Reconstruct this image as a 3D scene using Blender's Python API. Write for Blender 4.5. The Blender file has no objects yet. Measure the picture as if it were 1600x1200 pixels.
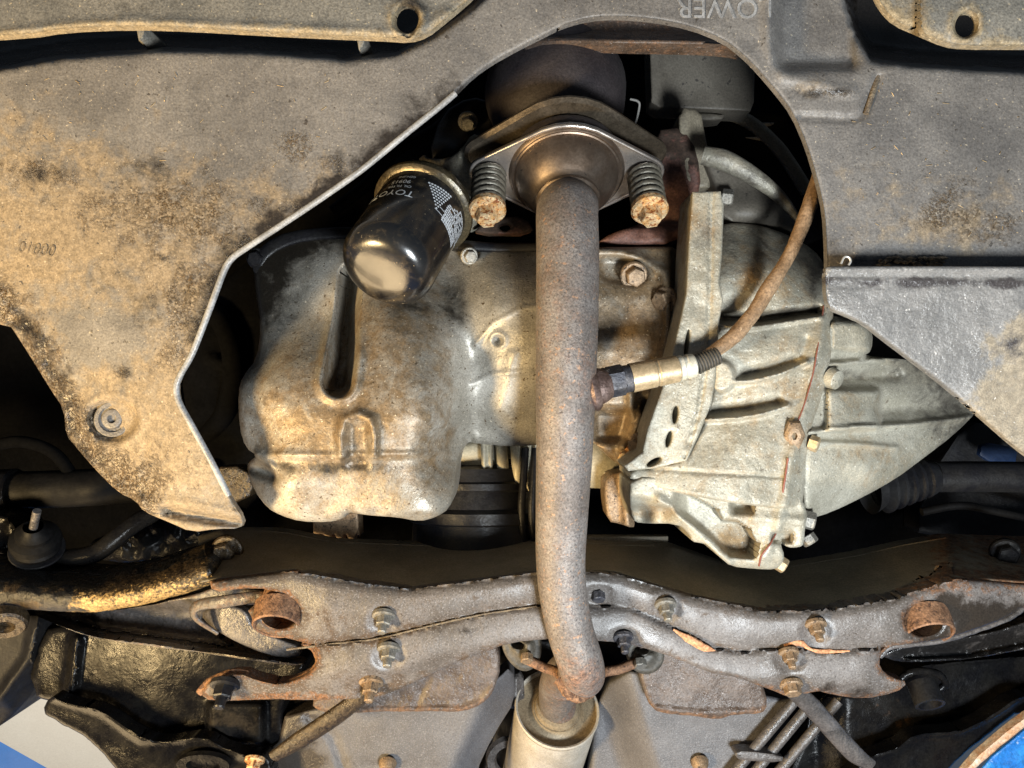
import bpy, bmesh, math, random
import numpy as np
from mathutils import Vector, Matrix
from mathutils.geometry import delaunay_2d_cdt

random.seed(7)
rng = np.random.RandomState(11)
S = bpy.context.scene
COL = S.collection

# ------------------------------------------------------------------ camera
# metres; +Z is up towards the car, the lens looks straight up, +Y runs to the rear of the car
Z0 = 0.62                      # height of the reference plane above the lens
K = 0.692 / 800.0
cd = bpy.data.cameras.new('camera')
cd.sensor_width = 36.0
cd.lens = 18.0 / 0.692
cd.clip_start = 0.02
cd.clip_end = 60
cam = bpy.data.objects.new('camera', cd)
cam.rotation_euler = (math.pi, 0, 0)
COL.objects.link(cam)
S.camera = cam

# ------------------------------------------------------------------ world and lamps
W = bpy.data.worlds.new('World')
S.world = W
W.use_nodes = True
W.node_tree.nodes['Background'].inputs[0].default_value = (0.62, 0.78, 1.0, 1)
W.node_tree.nodes['Background'].inputs[1].default_value = 0.10


def area(name, loc, target, sx, sy, power, col):
    l = bpy.data.lights.new(name, 'AREA')
    l.shape = 'RECTANGLE'
    l.size, l.size_y = sx, sy
    l.energy = power
    l.color = col
    o = bpy.data.objects.new(name, l)
    o.location = loc
    o.rotation_euler = (Vector(target) - Vector(loc)).to_track_quat('-Z', 'Y').to_euler()
    COL.objects.link(o)
    return o


# warm work lamp on the left, cool one on the right, a low warm lamp added for the filter's reflection, and an unseen lamp added to brighten the wall
area('warm_lamp', (-0.70, 0.36, 0.06), (-0.24, 0.02, 0.60), 0.13, 0.13, 16.0, (1.0, 0.71, 0.34))
area('cool_lamp', (0.26, 0.38, -0.16), (0.15, 0.0, 0.63), 0.18, 0.18, 15.5, (0.89, 0.955, 1.0))
area('reflection_lamp', (-0.74, 0.82, 0.60), (-0.10, -0.08, 0.58), 0.52, 0.42, 6.0, (1.0, 0.72, 0.38))
area('wall_fill_lamp', (-0.75, 0.10, 2.05), (-1.2, 1.0, 1.75), 0.5, 0.2, 7.0, (1.0, 0.97, 0.92))

S.view_settings.view_transform = 'Standard'
S.view_settings.look = 'None'
S.view_settings.exposure = 0.0
S.view_settings.gamma = 1.0
try:
    S.cycles.max_bounces = 5
    S.cycles.use_denoising = True
except Exception:
    pass


# ------------------------------------------------------------------ maths helpers
def P(u, v, h=0.0):
    """point on the sight line (u, v) that lies h millimetres below the reference plane"""
    Z = Z0 - h / 1000.0
    return Vector(((u - 800) * K * Z, (v - 600) * K * Z, Z))


def ss(a, b, x):
    t = np.clip((x - a) / (b - a), 0, 1)
    return t * t * (3 - 2 * t)


_G = rng.rand(128, 128)


def vn(u, v, s, o=0):
    x = np.asarray(u) / s + 13.7 * o
    y = np.asarray(v) / s + 7.3 * o
    xi = np.floor(x).astype(int)
    yi = np.floor(y).astype(int)
    fx = x - xi
    fy = y - yi
    fx = fx * fx * (3 - 2 * fx)
    fy = fy * fy * (3 - 2 * fy)
    g = lambda a, b: _G[a % 128, b % 128]
    return (g(xi, yi) * (1 - fx) + g(xi + 1, yi) * fx) * (1 - fy) + (g(xi, yi + 1) * (1 - fx) + g(xi + 1, yi + 1) * fx) * fy


def fb(u, v, s, o=0, n=4):
    r = 0
    a = 0.5
    for i in range(n):
        r = r + a * vn(u, v, s / 2 ** i, o + i)
        a *= 0.55
    return r / 0.95


def segd(u, v, pts, closed=False):
    u = np.asarray(u, float)
    v = np.asarray(v, float)
    d = np.full(u.shape, 1e9)
    n = len(pts)
    for i in range(n if closed else n - 1):
        ax, ay = pts[i][:2]
        bx, by = pts[(i + 1) % n][:2]
        dx, dy = bx - ax, by - ay
        L = dx * dx + dy * dy + 1e-9
        t = np.clip(((u - ax) * dx + (v - ay) * dy) / L, 0, 1)
        d = np.minimum(d, np.hypot(u - ax - t * dx, v - ay - t * dy))
    return d


def ridge(u, v, pts, w, h):
    return h * np.exp(-(segd(u, v, pts) / w) ** 2)


def bl(u, v, cu, cv, ru, rv):
    return np.exp(-((u - cu) / ru) ** 2 - ((v - cv) / rv) ** 2)


def box(u, v, x0, x1, y0, y1, e):
    return ss(x0 - e, x0 + e, u) * (1 - ss(x1 - e, x1 + e, u)) * ss(y0 - e, y0 + e, v) * (1 - ss(y1 - e, y1 + e, v))


def ev(xs_ys, u):
    a = np.array(sorted(xs_ys), float)
    return np.interp(u, a[:, 0], a[:, 1])


def tps(ctrl, lam=0.02):
    c = np.array(ctrl, float)
    X = c[:, :2] / 100
    n = len(c)

    def U(r2):
        return 0.5 * r2 * np.log(r2 + 1e-12)
    D = ((X[:, None] - X[None]) ** 2).sum(-1)
    A = np.zeros((n + 3, n + 3))
    A[:n, :n] = U(D) + lam * np.eye(n)
    A[:n, n] = 1
    A[:n, n + 1:] = X
    A[n:, :n] = A[:n, n:].T
    b = np.zeros(n + 3)
    b[:n] = c[:, 2]
    w = np.linalg.solve(A, b)

    def f(u, v):
        q = np.stack([np.asarray(u, float).ravel(), np.asarray(v, float).ravel()], 1) / 100
        d = ((q[:, None] - X[None]) ** 2).sum(-1)
        return (U(d) @ w[:n] + w[n] + q @ w[n + 1:]).reshape(np.shape(u))
    return f


def chaikin(p, it=1, closed=True):
    p = [tuple(map(float, q)) for q in p]
    for _ in range(it):
        o = []
        n = len(p)
        if not closed:
            o.append(p[0])
        for i in range(n if closed else n - 1):
            a, b = p[i], p[(i + 1) % n]
            o.append(tuple(x * .75 + y * .25 for x, y in zip(a, b)))
            o.append(tuple(x * .25 + y * .75 for x, y in zip(a, b)))
        if not closed:
            o.append(p[-1])
        p = o
    return p


def catmull(pts, n=8):
    p = [Vector(q) for q in pts]
    p = [p[0] * 2 - p[1]] + p + [p[-1] * 2 - p[-2]]
    o = []
    for i in range(1, len(p) - 2):
        for k in range(n):
            t = k / n
            a, b, c, d = p[i - 1:i + 3]
            o.append(0.5 * ((2 * b) + (c - a) * t + (2 * a - 5 * b + 4 * c - d) * t * t + (3 * b - a - 3 * c + d) * t ** 3))
    o.append(p[-2])
    return o


def ell(cu, cv, ru, rv, n=20, rot=0):
    c, s = math.cos(rot), math.sin(rot)
    return [(cu + ru * math.cos(a) * c - rv * math.sin(a) * s, cv + ru * math.cos(a) * s + rv * math.sin(a) * c)
            for a in [2 * math.pi * i / n for i in range(n)]]


# ------------------------------------------------------------------ materials
def mat(name, a, b, scale=40, grain=0.35, gscale=900, rough=0.6, rvar=0.15, metal=0.0, bump=0.15, bscale=400,
        lump=0.0, lscale=60, spk=None, spk_t=0.68, spk_s=500, spk2=None, spk2_t=0.7, spk2_s=220,
        stain=None, srough=0.8, rust=None, oil=None, orough=0.2, edge=0.06, msk_s=55, msk_w=0.9, spec=0.5, coat=0.0, crust=None, streak=None):
    m = bpy.data.materials.new(name)
    m.use_nodes = True
    t = m.node_tree
    N = t.nodes
    L = t.links.new
    bs = N['Principled BSDF']
    tc = N.new('ShaderNodeTexCoord').outputs['Object']

    def noise(s, d=6, r=0.6, dist=0.0):
        n = N.new('ShaderNodeTexNoise')
        n.inputs['Scale'].default_value = s
        n.inputs['Detail'].default_value = d
        n.inputs['Roughness'].default_value = r
        n.inputs['Distortion'].default_value = dist
        L(tc, n.inputs['Vector'])
        return n.outputs['Fac']

    def mr(x, a0, a1, b0=0.0, b1=1.0, smooth=True):
        n = N.new('ShaderNodeMapRange')
        n.interpolation_type = 'SMOOTHSTEP' if smooth else 'LINEAR'
        for i, q in enumerate((a0, a1, b0, b1)):
            n.inputs[i + 1].default_value = q
        L(x, n.inputs[0])
        return n.outputs[0]

    def mix(f, c1, c2, mode='MIX'):
        n = N.new('ShaderNodeMix')
        n.data_type = 'RGBA'
        n.blend_type = mode
        if isinstance(f, float):
            n.inputs[0].default_value = f
        else:
            L(f, n.inputs[0])
        for i, c in ((6, c1), (7, c2)):
            if isinstance(c, tuple):
                n.inputs[i].default_value = (*c[:3], 1)
            else:
                L(c, n.inputs[i])
        return n.outputs[2]

    def math_(op, x, y):
        n = N.new('ShaderNodeMath')
        n.operation = op
        for i, q in enumerate((x, y)):
            if isinstance(q, (int, float)):
                n.inputs[i].default_value = q
            else:
                L(q, n.inputs[i])
        return n.outputs[0]

    big = noise(scale, 8, 0.65)
    col = mix(mr(big, 0.36, 0.64), a, b)
    rg = mr(noise(scale * 1.7, 5, 0.6), 0.3, 0.7, max(0.04, rough - rvar), min(1, rough + rvar))
    lumps = noise(lscale, 5, 0.55)

    def mask(attr, s, off):
        at = N.new('ShaderNodeAttribute')
        at.attribute_name = attr
        nz = noise(s, 9, 0.7, 0.3)
        x = math_('ADD', at.outputs['Fac'], math_('MULTIPLY', math_('SUBTRACT', nz, 0.5), msk_w * 2))
        g = math_('GREATER_THAN', at.outputs['Fac'], 0.01)
        return math_('MULTIPLY', mr(x, 0.5 - edge, 0.5 + edge), g)
    if stain:
        f = mask('stain', msk_s, 0)
        sc2 = mix(mr(noise(180, 6, 0.7), 0.35, 0.65), stain, tuple(x * 0.62 for x in stain))
        col = mix(f, col, sc2)
        rg = mix(f, rg, (srough,) * 3)
    if rust:
        f = mask('rust', 110, 3)
        rc = mix(mr(noise(260, 6, 0.7), 0.4, 0.62), rust, tuple(x * 0.32 for x in rust))
        col = mix(f, col, rc)
        rg = mix(f, rg, (0.85,) * 3)
    cf = None
    if streak:
        mp = N.new('ShaderNodeMapping')
        mp.inputs['Rotation'].default_value = (0, 0, streak[1])
        mp.inputs['Scale'].default_value = (30, 420, 60)
        L(tc, mp.inputs['Vector'])
        sn = N.new('ShaderNodeTexNoise')
        sn.inputs['Scale'].default_value = 1.0
        sn.inputs['Detail'].default_value = 5
        sn.inputs['Distortion'].default_value = 1.2
        L(mp.outputs[0], sn.inputs['Vector'])
        sf_ = math_('MULTIPLY', mr(sn.outputs['Fac'], .52, .72), mr(noise(22, 3, .5), .42, .6))
        col = mix(math_('MULTIPLY', sf_, streak[2]), col, streak[0])
    if crust:
        cf = math_('MULTIPLY', mask('crust', 70, 7), mr(noise(430, 5, 0.7), 0.46, 0.54))
        col = mix(cf, col, mix(mr(noise(700, 3, .6), .42, .6), crust, tuple(x * 3.2 for x in crust)))
        rg = mix(cf, rg, (0.3,) * 3)
    if spk:
        col = mix(mr(noise(spk_s, 3, 0.6), spk_t, spk_t + 0.05), col, spk)
    if spk2:
        col = mix(mr(noise(spk2_s, 4, 0.6), spk2_t, spk2_t + 0.05), col, spk2)
    if oil:
        f = mask('oil', 45, 5)
        col = mix(f, col, oil)
        rg = mix(f, rg, (orough,) * 3)
    gr = mr(noise(gscale, 3, 0.7), 0.33, 0.67, 1 - grain, 1 + grain, False)
    n = N.new('ShaderNodeMix')
    n.data_type = 'RGBA'
    n.blend_type = 'MULTIPLY'
    n.inputs[0].default_value = 1.0
    L(col, n.inputs[6])
    L(gr, n.inputs[7])
    L(n.outputs[2], bs.inputs['Base Color'])
    L(rg, bs.inputs['Roughness'])
    bs.inputs['Metallic'].default_value = metal
    bs.inputs['Specular IOR Level'].default_value = spec
    bs.inputs['Coat Weight'].default_value = coat
    if coat:
        bs.inputs['Coat Roughness'].default_value = 0.06
    b1 = N.new('ShaderNodeBump')
    b1.inputs['Strength'].default_value = bump
    b1.inputs['Distance'].default_value = 0.002
    L(noise(bscale, 5, 0.65), b1.inputs['Height'])
    if lump:
        b2 = N.new('ShaderNodeBump')
        b2.inputs['Strength'].default_value = lump
        b2.inputs['Distance'].default_value = 0.008
        L(lumps, b2.inputs['Height'])
        L(b2.outputs[0], b1.inputs['Normal'])
    last = b1
    if cf is not None:
        b3 = N.new('ShaderNodeBump')
        b3.inputs['Strength'].default_value = .8
        b3.inputs['Distance'].default_value = 0.0012
        L(cf, b3.inputs['Height'])
        L(b1.outputs[0], b3.inputs['Normal'])
        last = b3
    L(last.outputs[0], bs.inputs['Normal'])
    return m


def flat(name, c, rough=0.6, metal=0.0):
    m = bpy.data.materials.new(name)
    m.use_nodes = True
    b = m.node_tree.nodes['Principled BSDF']
    b.inputs['Base Color'].default_value = (*c, 1)
    b.inputs['Roughness'].default_value = rough
    b.inputs['Metallic'].default_value = metal
    return m


MT = {}
MT['tray'] = mat('dusty_black_plastic', (.115, .108, .102), (.185, .172, .158), 20, .3, 620, .50, .14, 0, .3, 330, .12, 40,
                 spk=(.42, .36, .27), spk_t=.66, spk_s=420, spk2=(.06, .052, .045), spk2_t=.645, spk2_s=190,
                 stain=(.27, .21, .14), srough=.65, oil=(.026, .022, .019), orough=.26, edge=.32, msk_s=60, msk_w=1.1, crust=(.045, .03, .016),
                 streak=((.33, .31, .28), .9, .22))
MT['tray_lip'] = mat('worn_plastic_edge', (.20, .20, .20), (.32, .32, .32), 60, .3, 600, .4, .1, 0, .15, 300)
MT['shield'] = mat('wet_grey_plastic', (.145, .142, .138), (.205, .198, .19), 24, .25, 700, .28, .1, 0, .6, 190, .25, 70,
                   stain=(.31, .26, .19), oil=(.05, .045, .045), orough=.16, spk=(.5, .48, .45), spk_t=.68, spk_s=350, edge=.2, msk_s=70, streak=((.3, .29, .28), .6, .2))
MT['bumper'] = mat('weathered_bumper_plastic', (.16, .153, .135), (.22, .205, .175), 30, .4, 600, .55, .1, 0, .25, 300,
                   spk=(.5, .42, .28), spk_t=.645, spk_s=350, stain=(.33, .26, .16), oil=(.04, .035, .03), edge=.3, msk_s=130)
MT['alu'] = mat('dirty_cast_aluminium', (.28, .258, .20), (.41, .383, .308), 22, .25, 800, .46, .12, .2, .4, 380, .15, 90,
                spk=(.62, .6, .52), spk_t=.65, spk_s=430, spk2=(.15, .125, .09), spk2_t=.645, spk2_s=220,
                stain=(.31, .205, .10), rust=(.3, .12, .04), oil=(.06, .052, .042), orough=.35, edge=.4, msk_s=70)
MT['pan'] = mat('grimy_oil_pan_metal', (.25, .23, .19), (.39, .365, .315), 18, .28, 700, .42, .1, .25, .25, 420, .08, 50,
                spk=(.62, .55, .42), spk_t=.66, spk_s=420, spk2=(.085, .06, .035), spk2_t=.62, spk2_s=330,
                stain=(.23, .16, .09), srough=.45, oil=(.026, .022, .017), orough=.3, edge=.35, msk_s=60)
MT['pipe'] = mat('oxidised_exhaust_steel', (.145, .122, .107), (.215, .192, .176), 22, .4, 560, .55, .1, .25, .35, 420,
                 spk=(.085, .07, .065), spk_t=.605, spk_s=520, spk2=(.30, .19, .125), spk2_t=.61, spk2_s=240,
                 rust=(.27, .14, .085), edge=.45, msk_s=120)
MT['flange'] = mat('heat_tinted_stainless', (.46, .41, .37), (.58, .53, .48), 30, .12, 500, .32, .08, .85, .06, 300)
MT['cone'] = mat('bronzed_stainless', (.15, .108, .078), (.235, .185, .145), 24, .15, 500, .38, .08, .85, .08, 250,
                 spk=(.06, .05, .045), spk_t=.68, spk_s=200)
MT['manifold'] = mat('dark_exhaust_casting', (.022, .017, .019), (.035, .028, .029), 30, .35, 500, .7, .1, .1, .3, 300)
MT['dkflange'] = mat('brown_dark_flange', (.07, .055, .038), (.12, .095, .068), 30, .3, 500, .4, .1, .7, .15, 250)
MT['spring'] = mat('grimy_spring_steel', (.095, .085, .065), (.15, .135, .105), 60, .35, 600, .45, .1, .4, .2, 300)
MT['rustbolt'] = mat('rusty_bolt', (.62, .48, .29), (.55, .29, .10), 180, .4, 700, .5, .1, .3, .4, 400,
                     spk=(.24, .075, .02), spk_t=.54, spk_s=330)
MT['bolt'] = mat('brown_dirty_bolt', (.20, .135, .08), (.30, .21, .13), 120, .4, 700, .55, .1, .4, .3, 400,
                 spk=(.07, .05, .035), spk_t=.6, spk_s=300)
MT['greybolt'] = mat('grey_dirty_bolt', (.17, .16, .14), (.27, .25, .21), 120, .35, 700, .5, .1, .5, .3, 400)
MT['filter'] = mat('glossy_black_paint', (.006, .006, .007), (.010, .010, .010), 20, .1, 500, .20, .06, 0, .04, 260,
                   spk=(.3, .24, .15), spk_t=.685, spk_s=380, coat=.3, spec=.8, stain=(.10, .075, .045), srough=.35, edge=.3, msk_s=90)
MT['print'] = flat('white_print', (.62, .65, .68), .45)
MT['rim'] = mat('oily_filter_rim', (.05, .04, .025), (.11, .085, .045), 60, .4, 500, .25, .08, .4, .25, 250)
MT['sub'] = mat('grey_undersealed_steel', (.078, .067, .058), (.140, .125, .116), 14, .25, 600, .42, .14, 0, .22, 420,
                spk=(.06, .048, .04), spk_t=.585, spk_s=620, spk2=(.19, .178, .172), spk2_t=.58, spk2_s=760,
                stain=(.085, .056, .035), rust=(.19, .09, .04), oil=(.028, .022, .017), orough=.2, edge=.25, msk_s=70, msk_w=1.2)
MT['subwall'] = mat('dark_olive_steel', (.16, .138, .10), (.205, .178, .13), 26, .3, 600, .6, .1, 0, .2, 350,
                    spk=(.26, .22, .16), spk_t=.70, spk_s=300, rust=(.19, .09, .04), edge=.3)
MT['rusty'] = mat('rusty_tube_steel', (.15, .075, .038), (.26, .14, .075), 70, .5, 500, .75, .1, .1, .6, 260, .2, 90,
                  spk=(.09, .045, .025), spk_t=.56, spk_s=200)
MT['goldarm'] = mat('greasy_brown_arm', (.030, .021, .012), (.055, .038, .02), 60, .6, 500, .34, .12, .15, .8, 230, .3, 90,
                    stain=(.42, .28, .11), srough=.4, oil=(.010, .0095, .009), orough=.3, rust=(.35, .17, .06), edge=.15, msk_s=330, msk_w=1.6)  # gold stain colour stands for glints on the arm
MT['greygrease'] = mat('grey_greasy_steel', (.06, .055, .052), (.11, .10, .095), 40, .35, 500, .34, .12, .1, .4, 240, .25, 80,
                       rust=(.20, .11, .06), oil=(.012, .011, .0105), orough=.2, edge=.25)
MT['blackgrease'] = mat('wet_black_underseal', (.004, .004, .0048), (.009, .0085, .008), 40, .3, 500, .24, .1, 0, .2, 240, .15, 50,
                        rust=(.10, .05, .02), edge=.3, stain=(.025, .019, .013), spec=.12)
MT['black'] = mat('matt_black_metal', (.007, .007, .009), (.014, .0135, .0135), 30, .3, 500, .42, .12, 0, .25, 250, spec=.3)
MT['bay'] = mat('shaded_bay_black', (.0012, .0013, .0017), (.0025, .0025, .0027), 14, .3, 200, .9, .05, 0, .2, 120, spec=.04)  # near-black colour carries the shade of the cavity
MT['rubber'] = mat('dusty_rubber', (.05, .045, .035), (.085, .075, .06), 60, .3, 500, .6, .1, 0, .2, 300)
MT['muffler'] = mat('tan_muffler_steel', (.45, .40, .32), (.56, .51, .43), 40, .2, 600, .5, .1, .3, .15, 300,
                    spk=(.16, .11, .06), spk_t=.7, spk_s=220)
MT['mufplate'] = mat('brown_muffler_end', (.21, .16, .10), (.29, .23, .15), 50, .3, 600, .55, .1, .2, .25, 300, stain=(.06, .05, .035))
MT['floor'] = mat('grey_spatter_paint', (.085, .082, .085), (.132, .128, .131), 12, .28, 700, .5, .1, 0, .35, 600,
                  spk=(.11, .1, .1), spk_t=.585, spk_s=600, spk2=(.18, .175, .18), spk2_t=.58, spk2_s=760, oil=(.05, .042, .035), edge=.4)
MT['flap'] = mat('brown_tarred_panel', (.07, .05, .038), (.12, .092, .075), 40, .35, 600, .36, .1, 0, .55, 260, .2, 80,
                 spk=(.36, .33, .32), spk_t=.66, spk_s=420, rust=(.24, .13, .07), edge=.3)
MT['redbrown'] = mat('red_brown_casting', (.075, .034, .025), (.125, .06, .045), 50, .4, 500, .65, .1, .1, .3, 300, stain=(.05, .03, .02))
MT['dkgrey'] = mat('dark_grey_plastic', (.095, .083, .066), (.125, .11, .088), 30, .25, 500, .6, .1, 0, .12, 250,
                   spk2=(.04, .035, .03), spk2_t=.64, spk2_s=120)
MT['cream'] = mat('pale_cast_housing', (.40, .36, .26), (.48, .44, .33), 40, .2, 500, .55, .1, .1, .15, 300)
MT['sensor'] = mat('tan_sensor_steel', (.42, .32, .19), (.52, .40, .25), 60, .2, 500, .42, .1, .5, .1, 300)
MT['collar'] = mat('pale_sensor_collar', (.55, .51, .4), (.62, .58, .48), 60, .2, 500, .5, .1, .2, .1, 300)
MT['cable'] = mat('brown_cable_sleeve', (.20, .12, .06), (.32, .205, .115), 90, .4, 500, .7, .1, 0, .4, 300,
                  spk=(.6, .42, .25), spk_t=.66, spk_s=150)
MT['nut'] = mat('blue_black_nut', (.05, .05, .06), (.11, .105, .11), 90, .4, 500, .5, .1, .5, .5, 250, spk=(.28, .24, .2), spk_t=.66, spk_s=240)
MT['weld'] = mat('brown_weld', (.10, .062, .05), (.19, .13, .11), 90, .4, 500, .4, .1, .4, .5, 200)
MT['shaded_blue'] = mat('shaded_blue_paint', (.006, .018, .055), (.009, .026, .075), 30, .2, 300, .5, .1, 0, .2, 120)  # the blue again, darkened in its colour as if in shade
MT['near_black'] = mat('near_black_rubber', (.003, .003, .0035), (.006, .0058, .0058), 30, .3, 300, .6, .1, 0, .2, 200, spec=.12)  # near-black base, low specular
MT['red'] = flat('red_sealant', (.22, .075, .05), .6)
MT['orange'] = mat('bare_rust_seam', (.45, .20, .09), (.56, .29, .15), 120, .4, 500, .8, .1, 0, .5, 300)
MT['wallcream'] = mat('cream_wall_paint', (.66, .6, .5), (.7, .645, .545), 6, .06, 300, .8, .05, 0, .1, 60)
MT['wallblue'] = mat('blue_wall_paint', (.008, .16, .55), (.012, .2, .62), 6, .08, 300, .6, .05, 0, .1, 60)
MT['bluepanel'] = mat('blue_speckled_paint', (.015, .15, .50), (.03, .23, .62), 30, .3, 300, .4, .1, 0, .6, 120, spk=(.35, .5, .75), spk_t=.66, spk_s=200)
MT['sill'] = mat('rusty_white_sill', (.62, .55, .45), (.5, .27, .14), 50, .3, 500, .6, .1, 0, .4, 200)
MT['tyre'] = mat('tyre_rubber', (.008, .008, .009), (.014, .014, .015), 30, .3, 500, .5, .1, 0, .2, 200, spec=.2)
MT['dirt'] = mat('caked_dirt', (.11, .085, .06), (.19, .15, .10), 120, .5, 600, .8, .1, 0, .8, 300)
MT['silver'] = flat('bright_wire', (.6, .58, .54), .35, .6)

# ------------------------------------------------------------------ object helpers
WORLD = {}


def thing(name, label, cat, at, group=None, kind=None):
    o = bpy.data.objects.new(name, None)
    o.empty_display_size = 0.02
    o.location = at
    COL.objects.link(o)
    o['label'] = label
    o['category'] = cat
    if group:
        o['group'] = group
    if kind:
        o['kind'] = kind
    WORLD[o] = Vector(at)
    return o


def link(name, me, m, parent=None, label=None, smooth=True, kind=None):
    """place a mesh given in world coordinates; its origin goes to its middle"""
    n = len(me.vertices)
    co = np.empty(n * 3)
    me.vertices.foreach_get('co', co)
    co = co.reshape(-1, 3)
    c = (co.min(0) + co.max(0)) / 2
    me.vertices.foreach_set('co', (co - c).ravel())
    if m and not me.materials:
        me.materials.append(MT[m] if isinstance(m, str) else m)
    if smooth:
        me.polygons.foreach_set('use_smooth', [True] * len(me.polygons))
    me.update()
    o = bpy.data.objects.new(name, me)
    COL.objects.link(o)
    base = WORLD[parent] if parent else Vector((0, 0, 0))
    o.location = Vector(c) - base
    WORLD[o] = Vector(c)
    if parent:
        o.parent = parent
    if label:
        o['label'] = label
    if kind:
        o['kind'] = kind
    return o


def mesh(verts, faces, name='mesh'):
    me = bpy.data.meshes.new(name)
    me.from_pydata([tuple(v) for v in verts], [], [tuple(f) for f in faces])
    me.validate()
    return me


def resample(p, step):
    o = []
    n = len(p)
    for i in range(n):
        a, b = p[i], p[(i + 1) % n]
        L = math.hypot(b[0] - a[0], b[1] - a[1])
        k = max(1, int(round(L / step)))
        for j in range(k):
            t = j / k
            o.append((a[0] + (b[0] - a[0]) * t, a[1] + (b[1] - a[1]) * t))
    return o


def inside(u, v, poly):
    r = np.zeros(u.shape, bool)
    n = len(poly)
    for i in range(n):
        x0, y0 = poly[i]
        x1, y1 = poly[(i + 1) % n]
        if y0 == y1:
            continue
        c = ((y0 > v) != (y1 > v)) & (u < (x1 - x0) * (v - y0) / (y1 - y0) + x0)
        r ^= c
    return r


def sheet(name, poly, h, m, parent=None, step=7, back=12, er=3, erpx=7, holes=(), smooth=1, attrs=None, jit=0, label=None, kind=None, lumps=0, dense=None):
    """a pressed or cast shell: outline, relief h(u, v) in millimetres, rounded rim and a wall `back` mm deep"""
    if smooth:
        poly = chaikin(poly, smooth)
    b0 = resample(poly, step)
    if jit:
        a = np.array(b0)
        jx = (fb(a[:, 0], a[:, 1], 22, 3) - .5) * 2 * jit
        jy = (fb(a[:, 0], a[:, 1], 22, 9) - .5) * 2 * jit
        b0 = [(x + p, y + q) for (x, y), p, q in zip(b0, jx, jy)]
    loops = [b0] + [resample(hh, step * .6) for hh in holes]
    allb = np.array([q for l in loops for q in l])
    x0, y0 = allb.min(0)
    x1, y1 = allb.max(0)
    gu, gv = np.meshgrid(np.arange(x0 + step * .5, x1, step), np.arange(y0 + step * .5, y1, step * .9))
    gu[1::2] += step * .5
    gu = gu.ravel() + (rng.rand(gu.size) - .5) * step * .2
    gv = gv.ravel() + (rng.rand(gv.size) - .5) * step * .2
    k = inside(gu, gv, loops[0])
    for l in loops[1:]:
        k &= ~inside(gu, gv, l)
    gu, gv = gu[k], gv[k]
    d = np.full(gu.shape, 1e9)
    for l in loops:
        d = np.minimum(d, segd(gu, gv, l, True))
    rw = erpx * 1.15 if er else 0
    k = d > max(step * .45, rw + step * .4)
    gu, gv = gu[k], gv[k]
    # extra rings inside the rim so that it reads as rounded
    if er:
        ru, rv = [], []
        for l in loops:
            a = np.array(l)
            t = np.roll(a, -1, 0) - np.roll(a, 1, 0)
            t /= np.linalg.norm(t, axis=1)[:, None] + 1e-9
            nn = np.stack([-t[:, 1], t[:, 0]], 1)
            for f in (.22, .6, 1.15):
                for sg in (1, -1):
                    q = a + nn * sg * erpx * f
                    ok = inside(q[:, 0], q[:, 1], loops[0])
                    for l2 in loops[1:]:
                        ok &= ~inside(q[:, 0], q[:, 1], l2)
                    q = q[ok]
                    if len(q):
                        dd_ = np.full(len(q), 1e9)
                        for l2 in loops:
                            dd_ = np.minimum(dd_, segd(q[:, 0], q[:, 1], l2, True))
                        q = q[dd_ > .88 * erpx * f]
                        ru += list(q[:, 0])
                        rv += list(q[:, 1])
        gu = np.concatenate([gu, ru])
        gv = np.concatenate([gv, rv])
    if dense:
        dp, dr, dstep = dense
        a = np.array(dp)
        mu, mv = np.meshgrid(np.arange(a[:, 0].min() - dr, a[:, 0].max() + dr, dstep), np.arange(a[:, 1].min() - dr, a[:, 1].max() + dr, dstep * 1.6))
        mu[1::2] += dstep * .5
        mu, mv = mu.ravel(), mv.ravel()
        k = (segd(mu, mv, dp) < dr) & inside(mu, mv, loops[0])
        o = segd(gu, gv, dp) > dr
        gu, gv = np.concatenate([gu[o], mu[k]]), np.concatenate([gv[o], mv[k]])
    pts = [Vector(q) for q in allb] + [Vector(q) for q in zip(gu, gv)]
    edges = []
    s = 0
    for l in loops:
        n = len(l)
        edges += [(s + i, s + (i + 1) % n) for i in range(n)]
        s += n
    vs, es, fs, ov, oe, of = delaunay_2d_cdt(pts, edges, [], 1, 1e-5)
    uv = np.array([tuple(q) for q in vs])
    u, v = uv[:, 0], uv[:, 1]
    dist = np.full(u.shape, 1e9)
    for l in loops:
        dist = np.minimum(dist, segd(u, v, l, True))
    H = h(u, v) if callable(h) else np.full(u.shape, float(h))
    if lumps:
        H = H + lumps * (fb(u, v, 30, 5) - .5) * 2
    t = 1 - np.clip(dist / erpx, 0, 1)
    H = H - er * (1 - np.sqrt(np.clip(1 - t * t, 0, 1)))
    Z = Z0 - H / 1000
    co = np.stack([(u - 800) * K * Z, (v - 600) * K * Z, Z], 1)
    faces = []
    for f in fs:
        if len(loops) > 1:
            cu, cv = uv[list(f)].mean(0)
            if any(inside(np.array([cu]), np.array([cv]), l)[0] for l in loops[1:]):
                continue
        a, b, c = (co[i] for i in f[:3])
        n = np.cross(b - a, c - a)
        faces.append(tuple(f) if n[2] < 0 else tuple(reversed(f)))
    verts = [tuple(c) for c in co]
    # rim wall: boundary edges get their own vertices
    cnt = {}
    for f in faces:
        for i in range(len(f)):
            e = (f[i], f[(i + 1) % len(f)])
            cnt[e] = 1
    be = [e for e in cnt if (e[1], e[0]) not in cnt]
    mp = {}

    def dup(i, dz):
        if (i, dz) not in mp:
            c = co[i]
            mp[(i, dz)] = len(verts)
            verts.append((c[0], c[1], c[2] + dz))
        return mp[(i, dz)]
    bk = back / 1000
    for a, b in be:
        faces.append((dup(b, 0), dup(a, 0), dup(a, bk), dup(b, bk)))
    me = mesh(verts, faces, name)
    nb = len(verts)
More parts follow.
